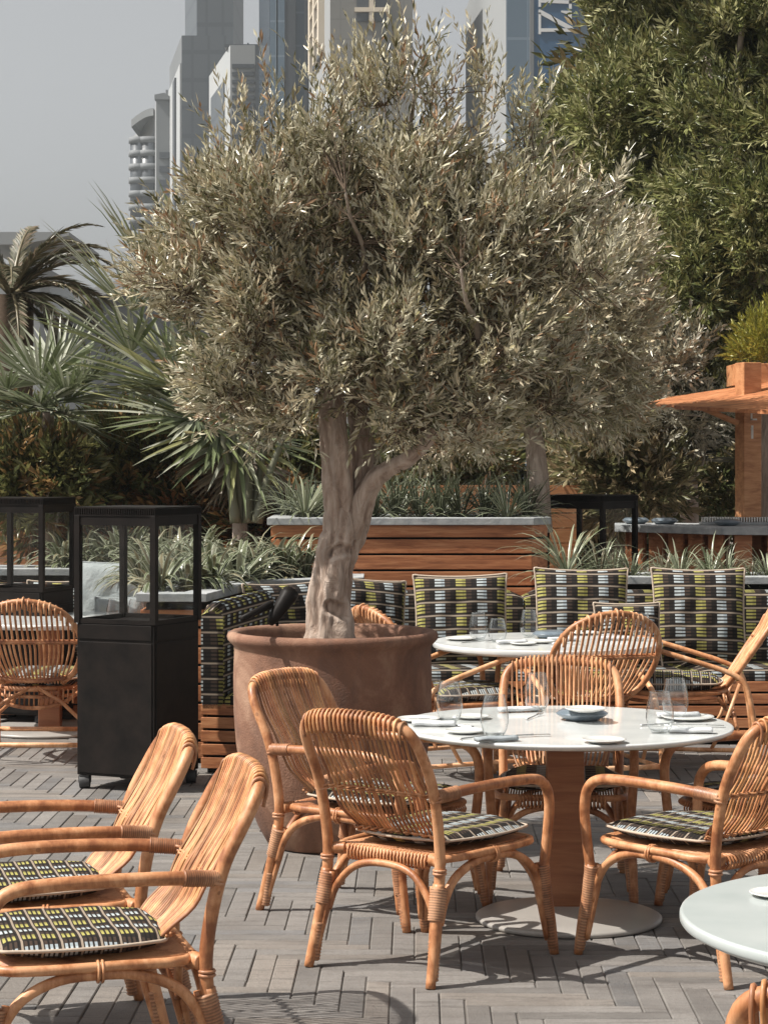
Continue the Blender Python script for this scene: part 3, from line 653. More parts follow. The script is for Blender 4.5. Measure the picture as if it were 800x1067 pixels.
for k, (x, y, d) in enumerate([(357,585,-.105),(338,615,-.1),(366,625,-.11),(349,560,-.1),(362,520,-.12),(343,640,-.12)]):
    pass
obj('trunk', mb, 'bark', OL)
mb = MB(); limbs = []
def limb(a, b2, r0, r1, seed):
    a, b2 = Vector(a), Vector(b2); rs = random.Random(seed); pts = [a]
    for i in range(1, 5): pts.append(a.lerp(b2, i/5)+Vector((rs.uniform(-.025,.025), rs.uniform(-.025,.025), rs.uniform(-.01,.03))))
    pts.append(b2); mb.tube(pts, [r0+(r1-r0)*i/5 for i in range(6)], 8, smooth=3); limbs.extend(pts)
JN = [Q(345,400,PY-.04), Q(330,350,PY), Q(388,340,PY+.15), Q(410,260,PY+.15), Q(470,430,PY-.25), Q(505,370,PY-.25)]
tips = [(0,Q(260,330,PY-.3)),(0,Q(230,260,PY+.1)),(1,Q(280,200,PY-.2)),(1,Q(320,140,PY+.2)),(1,Q(250,390,PY+.3)),(2,Q(470,180,PY+.4)),(3,Q(400,110,PY)),(3,Q(480,120,PY-.3)),(2,Q(360,200,PY-.5)),(4,Q(560,340,PY-.1)),(5,Q(560,240,PY+.2)),(5,Q(600,220,PY-.2)),(4,Q(540,410,PY+.1)),(2,Q(520,200,PY+.6)),(1,Q(200,300,PY)),(3,Q(430,60,PY+.1)),(5,Q(480,280,PY-.6)),(2,Q(420,330,PY-.6))]
for i, (j, p) in enumerate(tips): limb(JN[j], p, .019, .005, i)
obj('limbs', mb, 'bark', OL)
ocl = []
for x, y, r, w in [(270,205,62,1),(205,262,52,.9),(178,300,34,.7),(235,318,60,1),(322,188,58,1),(300,250,85,1),(295,350,70,1.05),(245,390,48,.9),(290,425,38,.7),(400,170,40,.5),(425,232,76,1.1),(370,270,85,1),(395,350,70,.8),(488,195,62,1),(550,222,58,.9),(600,240,42,.8),(560,290,70,.9),(480,280,90,1),(445,400,62,.9),(515,370,75,.9),(560,415,50,.7),(400,440,36,.5),(490,440,42,.7),(632,215,20,.4),(300,435,30,.7),(385,395,34,.6),(350,340,44,.8),(425,460,26,.5),(270,440,24,.6)]:
    for s in (-1, 1):
        dD = s*r/F*PY*random.uniform(.3, 1.1); c = Q(x+random.uniform(-8,8), y+random.uniform(-8,8), PY+dD); ocl.append((*c, r*PY/F*.86, w))
for x, y, r, w, dd in [(432,432,36,.9,-.45),(470,425,38,.9,-.45),(400,425,28,.8,-.35),(488,462,24,.7,-.4),(325,418,28,.8,-.35),(345,380,40,.9,-.45),(395,375,40,.9,-.45),(300,452,24,.7,-.3),(452,462,20,.6,-.4),(255,450,26,.7,0),(235,425,28,.7,.2),(520,455,26,.7,-.1),(430,370,46,.9,-.4)]:
    ocl.append((*Q(x, y, PY+dd), r*PY/F, w))
OPAL = [(.27,.245,.13),(.37,.325,.19),(.15,.145,.07),(.56,.48,.32),(.33,.20,.11),(.085,.085,.04),(.52,.49,.36)]
V1, T1, B_, D_, S_ = sprigs(sub_clumps(ocl, 4, .44, 5), 7400, 14, .15, .054, .0115, up=.62, outw=.7, spread=.85, shell=.35, pal=OPAL)
# loose shoots at the top
ocl2 = [(*Q(x, y, PY+dd), r*PY/F, w) for x, y, r, w, dd in [(390,110,30,1,0),(370,120,26,1,.2),(425,62,16,.8,.1),(428,105,26,1,-.1),(502,90,14,.9,0),(500,130,22,1,.1),(455,135,26,.9,0),(545,145,22,1,.1),(340,110,18,.8,0),(405,80,14,.7,.1),(290,130,14,.8,-.1),(250,160,18,1,0),(640,190,14,.8,0)]]
V2, T2, B2, D2, S2 = sprigs(ocl2, 170, 18, .26, .055, .012, up=1.6, outw=.35, spread=.8, shell=.1, pal=OPAL)
quad_mesh('crown', np.concatenate([V1, V2]), np.concatenate([T1, T2]), 'olive_leaf', OL)
cp = [tuple(p) for p in limbs]+[tuple(p) for p in JN]
twig_mesh(np.concatenate([B_, B2]), np.concatenate([D_, D2]), np.concatenate([S_, S2]), .0035, cp, OL, .3, 3)

# ------------------------------------------------------------------ black carts
def cart(label, corner, L, R):
    """corner: nearest ground corner; L, R: the neighbours"""
    Fp, Lp, Rp = Vector(corner), Vector(L), Vector(R); Bp = Lp+Rp-Fp; c = (Lp+Rp)/2
    t = thing('display_cart', label, 'cart', (c.x, c.y, 0), group='tall black carts with glass tops')
    cs = [q-Vector((c.x, c.y)) for q in (Fp, Rp, Bp, Lp)]
    z0, zl, zt = .075, .90, 1.485
    mb = MB(); mb.prism([q*.985 for q in cs], z0, zl); obj('lower_cabinet', mb, 'black_metal', t, .004)
    mb = MB()
    for i in range(4):  # panel seams: proud door sheets
        a, b2 = cs[i], cs[(i+1) % 4]; u = (b2-a).normalized(); nrm = Vector((u.y, -u.x)); 
        p0, p1 = a+u*.018-nrm*.0, b2-u*.018
        q = [p0+nrm*.002, p1+nrm*.002, p1-nrm*.006, p0-nrm*.006]; mb.prism(q, z0+.015, zl-.10)
        mb.prism(q, zl-.085, zl-.005)
    obj('door_panel', mb, 'black_metal', t, .002)
    for q in cs:
        mb = MB(); mb.box((q.x*.965, q.y*.965, (zl+zt)/2), (.035,.035,zt-zl), math.atan2((cs[1]-cs[0]).y, (cs[1]-cs[0]).x)); obj('post', mb, 'black_metal', t, .002)
    for zz, hh in ((zt-.03,.05),(zl+.012,.024)):
        mb = MB()
        for i in range(4):
            a, b2 = cs[i]*.965, cs[(i+1) % 4]*.965; u = (b2-a); mb.box(((a.x+b2.x)/2,(a.y+b2.y)/2,zz), (u.length-.035,.022,hh), math.atan2(u.y,u.x))
        obj('rail', mb, 'black_metal', t)
    for i in range(4):
        a, b2 = cs[i]*.962, cs[(i+1) % 4]*.962; u = (b2-a); mb = MB(); mb.box(((a.x+b2.x)/2,(a.y+b2.y)/2,(zl+zt)/2), (u.length-.04,.004,zt-zl-.07), math.atan2(u.y,u.x)); obj('glass_pane', mb, 'pane', t)
    mb = MB(); mb.prism([q*1.03 for q in cs], zt+.037, zt+.045)
    mb.prism([q*1.03 for q in cs], zt-.004, zt+.004)
    for i in range(4):
        a, b2 = cs[i]*1.015, cs[(i+1) % 4]*1.015; u = b2-a; k = 44
        for j in range(k+1):
            p = a+u*(j/k); mb.box((p.x,p.y,zt+.02), (.0045,.012,.034), math.atan2(u.y,u.x))
    obj('vented_cap', mb, 'black_metal', t)
    for q in cs:
        p = q*.86; w = MB(); w.tube([(p.x-.028,p.y,.036),(p.x+.028,p.y,.036)], .036, 18); w.box((p.x,p.y,.068),(.05,.05,.012)); w.box((p.x-.031,p.y,.05),(.004,.04,.04)); w.box((p.x+.031,p.y,.05),(.004,.04,.04)); obj('caster', w, 'rubber', t, .003)
    return t
k1 = cart('tall black cart with glass upper half on small casters, standing left of the terracotta pot', (-1.222,11.78), (-1.67,11.99), (-1.02,12.22))
for i, (x, y, s, r_) in enumerate([(-.02,.02,1,0)]):
    pass
def cart_copy(label, x, y, rz): o = copy_at(k1, (x,y,0), rz, label); return o
cart_copy('tall black glass-topped cart at the left edge, behind the rattan chair', -2.44, 15.05, .12)
cart_copy('tall black glass-topped cart among plants behind the right part of the bench', 1.52, 16.25, -.2)

# ------------------------------------------------------------------ planters and bench
def inset(poly, d):
    k = len(poly); out = []
    for i in range(k):
        p0, p1, p2 = Vector(poly[i-1]), Vector(poly[i]), Vector(poly[(i+1) % k]); a = (p1-p0).normalized(); b2 = (p2-p1).normalized()
        na_, nb_ = Vector((-a.y,a.x)), Vector((-b2.y,b2.x)); m_ = na_+nb_; m_ = m_/max(.3, m_.dot(na_)) if m_.length > 1e-6 else na_
        out.append(p1+m_*d)
    return out
def boards_around(mb, poly, z0, z1, bh, gap, th, zoff=0):
    z = z0; outer = poly; inner = inset(poly, th); k = len(poly)
    while z+bh*.6 < z1:
        h = min(bh, z1-z)
        for i in range(k):
            a, b2, c_, d_ = outer[i], outer[(i+1) % k], inner[(i+1) % k], inner[i]
            mb.prism([a, b2, c_, d_], z, z+h)
        z += bh+gap
def planter(label, poly, top, lab_cat='planter', bh=.095, cop=.05):
    poly = [Vector(p) for p in poly]; c = sum(poly, Vector((0,0)))/len(poly)
    t = thing('timber_planter', label, lab_cat, (c.x, c.y, 0)); q = [p-c for p in poly]
    mb = MB(); boards_around(mb, q, .03, top-cop, bh, .016, .022); obj('slatted_side', mb, 'timber', t, .003)
    mb = MB(); mb.prism(inset(q, .03), .0, top-cop-.01); obj('liner', mb, 'black_metal', t)
    mb = MB(); o_, i_ = inset(q, -.025), inset(q, .15); k = len(q)
    for i in range(k): mb.prism([o_[i], o_[(i+1) % k], i_[(i+1) % k], i_[i]], top-cop, top)
    obj('coping', mb, 'concrete', t, .004)
    mb = MB(); mb.prism(inset(q, .1), top-cop-.02, top-.03); obj('soil', mb, 'soil', t)
    return t
planter('tall slatted timber planter with grey coping behind the striped bench, in the middle', [(-.78,15.25),(1.02,15.25),(1.14,15.42),(1.14,16.3),(-.78,16.3)], 1.385)
planter('low timber planter with grey coping behind the right part of the striped bench', [(1.16,14.66),(3.6,14.66),(3.6,15.25),(1.16,15.25)], 1.01)
planter('low angular timber planter behind the near black cart, full of strappy plants', [(-1.43,12.98),(-1.06,12.98),(-.86,14.25),(-.16,14.78),(-.16,15.22),(-.82,15.22),(-.82,16.5),(-3.6,16.5),(-3.6,15.95),(-1.43,15.95)], 1.0)

def sweep_quads(mb, outer, inner, z0, z1, r=.03, inset_top=.0):
    """block between two polylines (open) with rounded upper edges, with uv in metres"""
    for i in range(len(outer)-1):
        a, b2, c_, d_ = [Vector(p) for p in (outer[i], outer[i+1], inner[i+1], inner[i])]
        yield [a, b2, c_, d_]
def block(name, quad, z0, z1, mat, parent, r=.03, nseg=3, uvrot=False, lean=0):
    """cushion block: bottom quad extruded, soft rounded, uv metres box mapped"""
    a, b2, c_, d_ = quad; mb = MB(); u = (b2-a).normalized(); L = (b2-a).length; ctr = sum(quad, Vector((0,0)))/4
    NX = max(4, int(L/.08)); prof = [(0,z0+r*.3),(0,z0+r),(0,(z0+z1)/2),(0,z1-r),(.3*r,z1-.35*r),(r,z1),(.5,z1+.006)]
    vs = []; uvs = []; fs = []; rows = []
    # closed loop profile across depth: front side up, top, back side down
    for i in range(NX+1):
        s = i/NX; p_f = a.lerp(b2, s); p_b = d_.lerp(c_, s); dv = p_b-p_f; dl = dv.length; e = min(s, 1-s)*L; q = 1-max(0, 1-e/r)**2 if e < r else 1; ez = r*(1-math.sqrt(max(0,q)))
        loop = [(r*.3,z0),(0,z0+r),(0,(z0+z1)/2),(0,z1-r-ez*.5),(r*.3,z1-r*.3-ez),(r,z1-ez),(dl*.3,z1+.004-ez),(dl*.7,z1+.004-ez),(dl-r,z1-ez),(dl-r*.3,z1-r*.3-ez),(dl,z1-r-ez*.5),(dl,(z0+z1)/2),(dl,z0+r),(dl-r*.3,z0)]
        acc = 0; prev = None
        for (dd, z) in loop:
            if prev: acc += math.hypot(dd-prev[0], z-prev[1])
            prev = (dd, z); p = p_f+dv*(dd/dl); vs.append((p.x, p.y-lean*(z-z0)*0, z)); uvs.append((s*L, acc))
        K = len(loop)
    for i in range(NX):
        for j in range(K):
            fs.append((i*K+j, (i+1)*K+j, (i+1)*K+(j+1) % K, i*K+(j+1) % K))
    mb.add(vs, fs, uvs)
    for base_, rev in ((0,0),(NX*K,1)):
        cv = vs[base_:base_+K]; cu_ = [(((Vector(v[:2])-Vector(vs[base_][:2])).length), v[2]) for v in cv]; f_ = tuple(range(K)); mb.add(cv, [f_[::-1] if rev else f_], cu_, False)
    mb; return obj(name, mb, mat, parent)
BK = [(-1.04,12.56),(-.80,13.93),(-.06,14.52),(3.7,14.52)]    # back line of the banquette
def offs(poly, d):
    out = []
    for i, p in enumerate(poly):
        p = Vector(p)
        if i == 0: a = b2 = (Vector(poly[1])-p).normalized()
        elif i == len(poly)-1: a = b2 = (p-Vector(poly[i-1])).normalized()
        else: a = (p-Vector(poly[i-1])).normalized(); b2 = (Vector(poly[i+1])-p).normalized()
        na_, nb_ = Vector((a.y,-a.x)), Vector((b2.y,-b2.x)); m_ = na_+nb_; m_ = m_/m_.dot(na_); out.append(p+m_*d)
    return out
t = thing('banquette_bench', 'long angled banquette bench with striped upholstery on a slatted timber base', 'bench', (0,0,0))
b0, b1, f1 = offs(BK,.0), offs(BK,.13), offs(BK,.70)
poly = [*b0, *reversed(f1)]
mb = MB(); z = .03
for (A_, B2_) in ((f1, offs(BK,.68)), ):
    z = .03
    while z < .36:
        for i in range(3): mb.prism([A_[i], A_[i+1], B2_[i+1], B2_[i]], z, z+.062)
        e0, e1 = Vector(b0[0]), Vector(f1[0]); dd = (Vector(BK[1])-Vector(BK[0])).normalized()
        mb.prism([e0, e1-(e1-e0).normalized()*.0, e1+dd*.02, e0+dd*.02], z, z+.062); z += .076
obj('slatted_base', mb, 'timber', t, .003)
mb = MB(); g0, g1 = offs(BK,.03), offs(BK,.66)
for i in range(3):
    a_, b_, c_, d_ = g1[i], g1[i+1], g0[i+1], g0[i]
    if i == 0: dd = (Vector(BK[1])-Vector(BK[0])).normalized()*.03; a_ = a_+dd; d_ = d_+dd
    mb.prism([a_, b_, c_, d_], 0, .36)
obj('inner_frame', mb, 'black_metal', t)
c0, c1 = offs(BK,.14), offs(BK,.69)
segs = []
for i in range(3):
    if i < 2: segs.append((c1[i], c1[i+1], c0[i+1], c0[i]))
    else:
        for k in range(4): segs.append((c1[2].lerp(c1[3], k/4), c1[2].lerp(c1[3], (k+1)/4), c0[2].lerp(c0[3], k/4), None))
for i in range(2):
    cu = block('seat_cushion', [c1[i], c1[i+1], c0[i+1], c0[i]], .372, .475, 'fabric_bench', t)
    block('back_cushion', [Vector(b1[i]), Vector(b1[i+1]), Vector(b0[i+1]), Vector(b0[i])], .37, .965, 'fabric_bench', t, r=.045)
for k in range(4):
    u0, u1 = k/4+.0015, (k+1)/4-.0015
    block('seat_cushion', [c1[2].lerp(c1[3],u0), c1[2].lerp(c1[3],u1), c0[2].lerp(c0[3],u1), c0[2].lerp(c0[3],u0)], .372, .475, 'fabric_bench', t)
    block('back_cushion', [Vector(b1[2]).lerp(b1[3],u0), Vector(b1[2]).lerp(b1[3],u1), Vector(b0[2]).lerp(b0[3],u1), Vector(b0[2]).lerp(b0[3],u0)], .37, .93, 'fabric_bench', t, r=.04)

def pillow(label, px, py_bottom, D, w, h, rz, lean, mat='fabric', group='striped scatter cushions on the bench', z=None, roll=0, thick=.17, cat='cushion'):
    mb = MB(); nx = 18; vs = []; uv = []; fs = []
    for side in (1,-1):
        for i in range(nx+1):
            for j in range(nx+1):
                u, v = -1+2*i/nx, -1+2*j/nx
                k = 1-.055*(1-v*v)*abs(u)**3; k2 = 1-.055*(1-u*u)*abs(v)**3
                hh = thick*.5*max(0,(1-abs(u)**2.4)*(1-abs(v)**2.4))**.5
                hh += (.010*math.sin(5*u+7*v+px)+.007*math.sin(11*u-6*v+px*2)-.012*math.exp(-((u-.3*math.sin(px))**2+(v-.1)**2)*6))*(1-u*u)*(1-v*v)
                vs.append((u*w/2*k, -side*hh, h/2+v*h/2*k2)); uv.append((u*w/2, v*h/2))
    o_ = (nx+1)**2
    for i in range(nx):
        for j in range(nx):
            a = i*(nx+1)+j; q = (a, a+nx+1, a+nx+2, a+1); fs.append(q); fs.append(tuple(o_+zz for zz in reversed(q)))
    mb.add(vs, fs, uv)
    o = obj('cushion', mb, mat); rim = [vs[i*(nx+1)] for i in range(nx)]+[vs[nx*(nx+1)+j] for j in range(nx)]+[vs[i*(nx+1)+nx] for i in range(nx,0,-1)]+[vs[j] for j in range(nx,0,-1)]
    r = MB(); r.tube([(x*1.004,y,z_) for x, y, z_ in rim], .007, 6, closed=True, smooth=2); obj('piping', r, 'piping' if mat == 'fabric' else 'grey_cloth', o)
    X = (px-400)*D/F; o.location = (X, D, .48 if z is None else z); o.rotation_euler = (-lean, roll, rz); tag(o, label, cat, group); return o
pillow('striped cushion on the angled bench corner, just left of the olive trunk', 304, 0, 13.86, .58, .54, .62, .22)
pillow('striped cushion tilted right of the olive trunk on the bench corner', 381, 0, 14.1, .54, .56, .35, .24, roll=.10)
pillow('large striped cushion on the bench right of the pot, with yellow end columns', 481, 0, 14.12, .60, .58, .0, .22, roll=-.015)
pillow('large striped cushion in the middle of the bench behind the farther table', 606, 0, 14.12, .60, .62, .0, .22, roll=.01)
pillow('large striped cushion at the right end of the bench beside the reclined rattan chair', 729, 0, 14.12, .60, .62, .0, .22, roll=.008)
pillow('smaller striped cushion between the two right large cushions, behind the round rattan back', 655, 0, 13.92, .42, .41, .05, .25)
t = thing('banquette_bench', 'second banquette bench at far left with grey back cushions behind the black cart', 'bench', (0,0,0))
mb = MB(); boards_around(mb, [Vector((-3.3,15.2)),Vector((-1.47,15.2)),Vector((-1.47,15.9)),Vector((-3.3,15.9))], .03, .37, .062, .014, .02); obj('slatted_base', mb, 'timber', t)
block('seat_cushion', [Vector((-3.3,15.2)),Vector((-1.47,15.2)),Vector((-1.47,15.76)),Vector((-3.3,15.76))], .372, .475, 'fabric_bench', t)
block('back_cushion', [Vector((-3.3,15.77)),Vector((-1.47,15.77)),Vector((-1.47,15.9)),Vector((-3.3,15.9))], .37, .9, 'fabric_bench', t, r=.04)
G2 = 'grey scatter cushions at far left'
pillow('large plain grey cushion seen through the glass of the black cart', 116, 0, 15.55, .56, .60, 0, .2, 'grey_cloth', G2, thick=.2)
pillow('small plain grey cushion leaning before the large one, seen through the black cart', 124, 0, 15.36, .34, .36, .05, .3, 'grey_cloth', G2, thick=.14)
pillow('striped cushion on the far left bench between the two black carts', 58, 0, 15.55, .42, .46, 0, .2)
t = thing('lounge_sofa', 'low grey sofa far left behind the left black cart', 'sofa', (-2.9,18.6,0))
mb = MB(); mb.box((0,0,.55),(1.5,.7,.5)); obj('seat', mb, 'grey_cloth', t, .05)
mb = MB(); mb.box((0,.42,.78),(1.5,.18,.72)); obj('backrest', mb, 'grey_cloth', t, .05)
pillow('upright grey cushion on the grey sofa behind the left cart', 44, 0, 18.45, .36, .38, 0, .2, 'grey_cloth', G2, z=.80)

# ------------------------------------------------------------------ strappy plants
def rosette(name, label, group, nl=46, L=.36, W=.020, seed=0, pal=((.10,.13,.05),(.14,.16,.08)), mat='strap', up=.5, droop=.9, stem=0):
    rs = random.Random(seed); mb = MB()
    for i in range(nl):
        az = rs.uniform(0, 2*PI); e = (rs.random()**.8)*1.25+.12*up; l = L*rs.uniform(.7,1.15); w = W*rs.uniform(.7,1.2)
        d = Vector((math.cos(az)*math.cos(e), math.sin(az)*math.cos(e), math.sin(e))); p = Vector((math.cos(az)*.015, math.sin(az)*.015, stem+rs.uniform(0,.05))); sd = Vector((-math.sin(az), math.cos(az), 0))
        k = 6; vs = []; uvs = []; fs = []
        c = pal[rs.randrange(len(pal))]; f_ = rs.uniform(.7,1.35); c = tuple(x*f_ for x in c)
        for j in range(k+1):
            q = j/k; ww = w*(.55+.9*q if q < .4 else (1-((q-.4)/.6)**1.8)*.91+.02)
            nn = sd.cross(d).normalized()
            vs += [p-sd*ww/2+nn*ww*.18, p, p+sd*ww/2+nn*ww*.18]; uvs += [(0,q),(.5,q),(1,q)]
            p = p+d*(l/k); d = (d+Vector((0,0,-droop*(q+.15)*.42))).normalized()
        for j in range(k):
            for s in (0,1): fs.append((j*3+s, j*3+s+1, j*3+s+4, j*3+s+3))
        mb.add(vs, fs, uvs, True, c)
    o = bpy.data.objects.new
    ob = obj(name, mb, mat, attr=True); return tag(ob, label, 'plant', group)
Gs = 'strappy plants in the planters'
labL = 'silvery green strappy plant arching over the left low planter'
labM = 'dark green strappy plant on top of the tall planter in the middle'
labR = 'grassy strappy plant in the low planter behind the right cushions'
SP = [rosette('strappy_plant', labL, Gs, 44, .34, .036, 1, ((.085,.10,.05),(.14,.155,.085),(.22,.22,.15)), droop=1.35), rosette('strappy_plant', labL, Gs, 40, .32, .034, 2, ((.11,.125,.06),(.075,.09,.04),(.20,.17,.10)), droop=1.5)]
for o_ in SP: o_.data.materials[0] = M['strap']
SD = [rosette('strappy_plant', labM, Gs, 52, .36, .018, 3, ((.10,.12,.06),(.15,.16,.09),(.22,.23,.14))), rosette('strappy_plant', labM, Gs, 50, .34, .018, 4, ((.12,.13,.07),(.08,.10,.05)))]
SR = [rosette('strappy_plant', labR, Gs, 56, .32, .014, 5, ((.13,.16,.08),(.22,.24,.15),(.18,.13,.08)), droop=1.0), rosette('strappy_plant', labR, Gs, 50, .34, .014, 6, ((.15,.18,.09),(.24,.26,.17)), droop=1.1)]
used = set()
def put(srcs, loc, s=1.0, label=None):
    src = random.choice(srcs)
    o = src if src.name not in used else dup(src); used.add(src.name)
    o.location = loc; o.rotation_euler = (random.uniform(-.1,.1), random.uniform(-.1,.1), random.uniform(0,6.28)); o.scale = (s,s,s*random.uniform(.9,1.1))
    if label: o['label'] = label
    return o
# left planter: several rows going back
for x, y, D in [(168,596,13.4),(196,590,13.6),(183,575,14.1),(222,588,13.7),(248,584,14.3),(215,572,14.6),(240,565,14.9),(270,575,14.7),(298,576,14.95),(318,570,15.0),(285,560,15.05),(190,560,15.2),(165,572,14.6),(150,585,13.9),(155,560,15.6),(128,574,16.2),(105,576,16.2),(85,578,16.2),(66,580,16.25),(140,566,16.3),(120,562,16.4),(96,566,16.4),(75,566,16.4),(205,552,16.0),(233,550,16.2),(260,555,15.1),(175,548,16.3),(300,560,15.1)]:
    p = P(x, 600, D); put(SP, (p.x, p.y, .97), random.uniform(.95,1.3))
for x in (392,412,436,458,480,505,528,548,372,345,318,300):
    D = 15.6+random.uniform(-.12,.4); p = P(x, 540, D); put(SD, (p.x, p.y, 1.36), random.uniform(.95,1.2))
for x in (420,470,515,545,330):
    D = 16.05; p = P(x, 540, D); put(SD, (p.x, p.y, 1.36), random.uniform(.9,1.15))
put(SR, (*P(590,575,14.85).xy, .98), 1.45, 'tallest spiky plant in the low planter, right end of the tall planter')
put(SR, (*P(625,575,14.95).xy, .98), 1.05)
for x, s in ((658,.9),(708,.95),(740,1.05),(757,.9),(690,.7),(800,.9),(783,.6),(640,.8)): put(SR, (*P(x,580,14.9).xy, .96), s)

# ------------------------------------------------------------------ generic leafy crowns
def tree(name, label, base, trunk, clumps, nspr, nleaf, slen, L, W, pal, mat='leaf', group=None, cat='tree', up=.4, droop=0, spread=.9, shell=.4, tr=.1, limbs_n=8, seed=0, bark='bark', twigs=0):
    t = thing(name, label, cat, base, 0, group); b0 = Vector(base)
    if trunk:
        mb = MB(); pts = [Vector(p)-b0 for p in trunk]; k = len(pts); bark_tube(mb, pts, [tr*(1-.6*i/(k-1)) for i in range(k)], 14, 6, .08, seed); 
        obj('trunk', mb, bark, t)
        if limbs_n:
            mb = MB(); rs = random.Random(seed)
            for i in range(limbs_n):
                c = clumps[rs.randrange(len(clumps))]; a = pts[-1] if rs.random() < .6 else pts[max(1,k-2)]; e = Vector(c[:3])-b0
                mid = a.lerp(e,.5)+Vector((rs.uniform(-.2,.2),rs.uniform(-.2,.2),rs.uniform(0,.2))); mb.tube([a, mid, e], [tr*.4,tr*.25,tr*.08], 6, smooth=4)
            obj('limbs', mb, bark, t)
    cl = [(c[0]-b0.x, c[1]-b0.y, c[2]-b0.z, c[3], c[4]) for c in clumps]
    V, T, B_, D_, S_ = sprigs(cl, nspr, nleaf, slen, L, W, up=up, droop=droop, spread=spread, shell=shell, pal=pal)
    quad_mesh('crown', V, T, mat, t)
    if twigs: twig_mesh(B_, D_, S_, .006, cl_pts(cl), t, .5, twigs)
    return t
def cl_pts(cl): return [c[:3] for c in cl]
def pcl(lst, D, dj=.5, k=.86):
    out = []
    for x, y, r, w in lst:
        rr = r*D/F
        for s in (-1,1): p = P(x+random.uniform(-.2,.2)*r, y+random.uniform(-.2,.2)*r, D+s*rr*random.uniform(.2,1)*dj*2); out.append((*p, rr*k, w))
    return out
# second olive, behind the planter
c2 = pcl([(600,285,50,1),(620,330,60,1),(580,360,60,1),(530,390,45,.9),(610,395,50,1),(645,330,36,.9),(635,410,36,.9),(500,420,46,.9),(640,262,36,.9),(460,445,36,.7)], 16.0)
tree('olive_tree', 'second olive tree behind the tall planter, slim pale trunk and brownish crown', (*P(561,480,16).xy, 1.3), [P(563,555,16), P(560,500,16), P(556,460,16), P(552,430,16), P(570,390,16)], c2, 3300, 13, .2, .075, .016, [(.40,.35,.22),(.50,.42,.28),(.28,.26,.15),(.40,.29,.18),(.22,.20,.11)], 'olive_leaf', tr=.095, up=.3, shell=.3, seed=21)
# silvery shrub beneath
c3 = pcl([(690,375,36,1),(665,350,30,1),(655,430,36,1),(690,450,36,.9),(715,370,28,.9),(735,440,28,.8)], 18.2)
tree('silver_shrub', 'silvery grey leafy shrub left of the canopy post', (*P(690,500,18.2).xy, 0), [P(690,700,18.2), P(688,560,18.2), P(686,470,18.2)], c3, 900, 12, .2, .07, .022, [(.36,.35,.29),(.46,.44,.37),(.22,.21,.15)], 'olive_leaf', tr=.05, cat='shrub', seed=22)
# big dense trees at the right
gp = [(.15,.165,.055),(.24,.25,.09),(.085,.10,.035),(.44,.43,.22),(.17,.155,.06)]
c4 = pcl([(668,85,44,1),(600,165,34,1),(610,220,50,1),(695,20,48,1),(640,150,60,1),(670,200,70,1),(640,280,60,.9),(602,112,18,.9),(577,128,13,.9),(660,-30,80,1),(700,-60,80,1),(690,110,60,.8),(690,280,50,.8),(560,230,30,.7)], 20)
tree('leafy_tree', 'tall bushy green tree left of the two big ones, rising above the olive crown', (*P(640,500,20).xy, 0), [P(640,690,20), P(645,500,20), P(650,300,20), P(655,120,20)], sub_clumps(c4, 7, .27, 1), 7600, 13, .27, .105, .021, gp, up=.5, tr=.14, shell=.45, seed=31, spread=1.0, group='tall bushy trees at the right')
c5 = pcl([(740,20,70,1),(790,60,70,1),(740,120,50,1),(735,210,45,1),(750,270,50,1),(720,330,46,.9),(790,180,60,1),(790,260,60,.9),(830,120,80,1),(760,-50,90,1),(710,260,34,.9),(780,330,44,.8),(830,240,70,1),(850,20,80,1)], 18.6)
tree('leafy_tree', 'tall bushy green tree at the right edge, leaves in lit drooping clumps', (*P(800,500,18.6).xy, 0), [P(800,690,18.6), P(798,500,18.6), P(790,300,18.6), P(788,120,18.6)], sub_clumps(c5, 7, .27, 2), 7600, 13, .27, .10, .021, gp, up=.45, tr=.16, shell=.5, seed=32, spread=1.0, group='tall bushy trees at the right')
c6 = pcl([(700,50,90,1),(720,200,90,1),(700,350,80,1),(660,420,60,1),(760,420,70,1),(800,470,60,1),(820,350,90,1),(700,-60,90,1),(620,420,60,.9),(640,470,50,1),(720,480,50,1)], 23)
tree('leafy_tree', 'dark evergreen tree filling the gaps behind the big trees at the right', (*P(720,500,23).xy, 0), [P(720,650,23), P(720,400,23), P(715,200,23)], c6, 3600, 12, .42, .20, .05, [(.10,.105,.04),(.15,.14,.05),(.08,.08,.032),(.20,.15,.07)], up=.3, tr=.2, shell=.3, seed=33, group='tall bushy trees at the right')
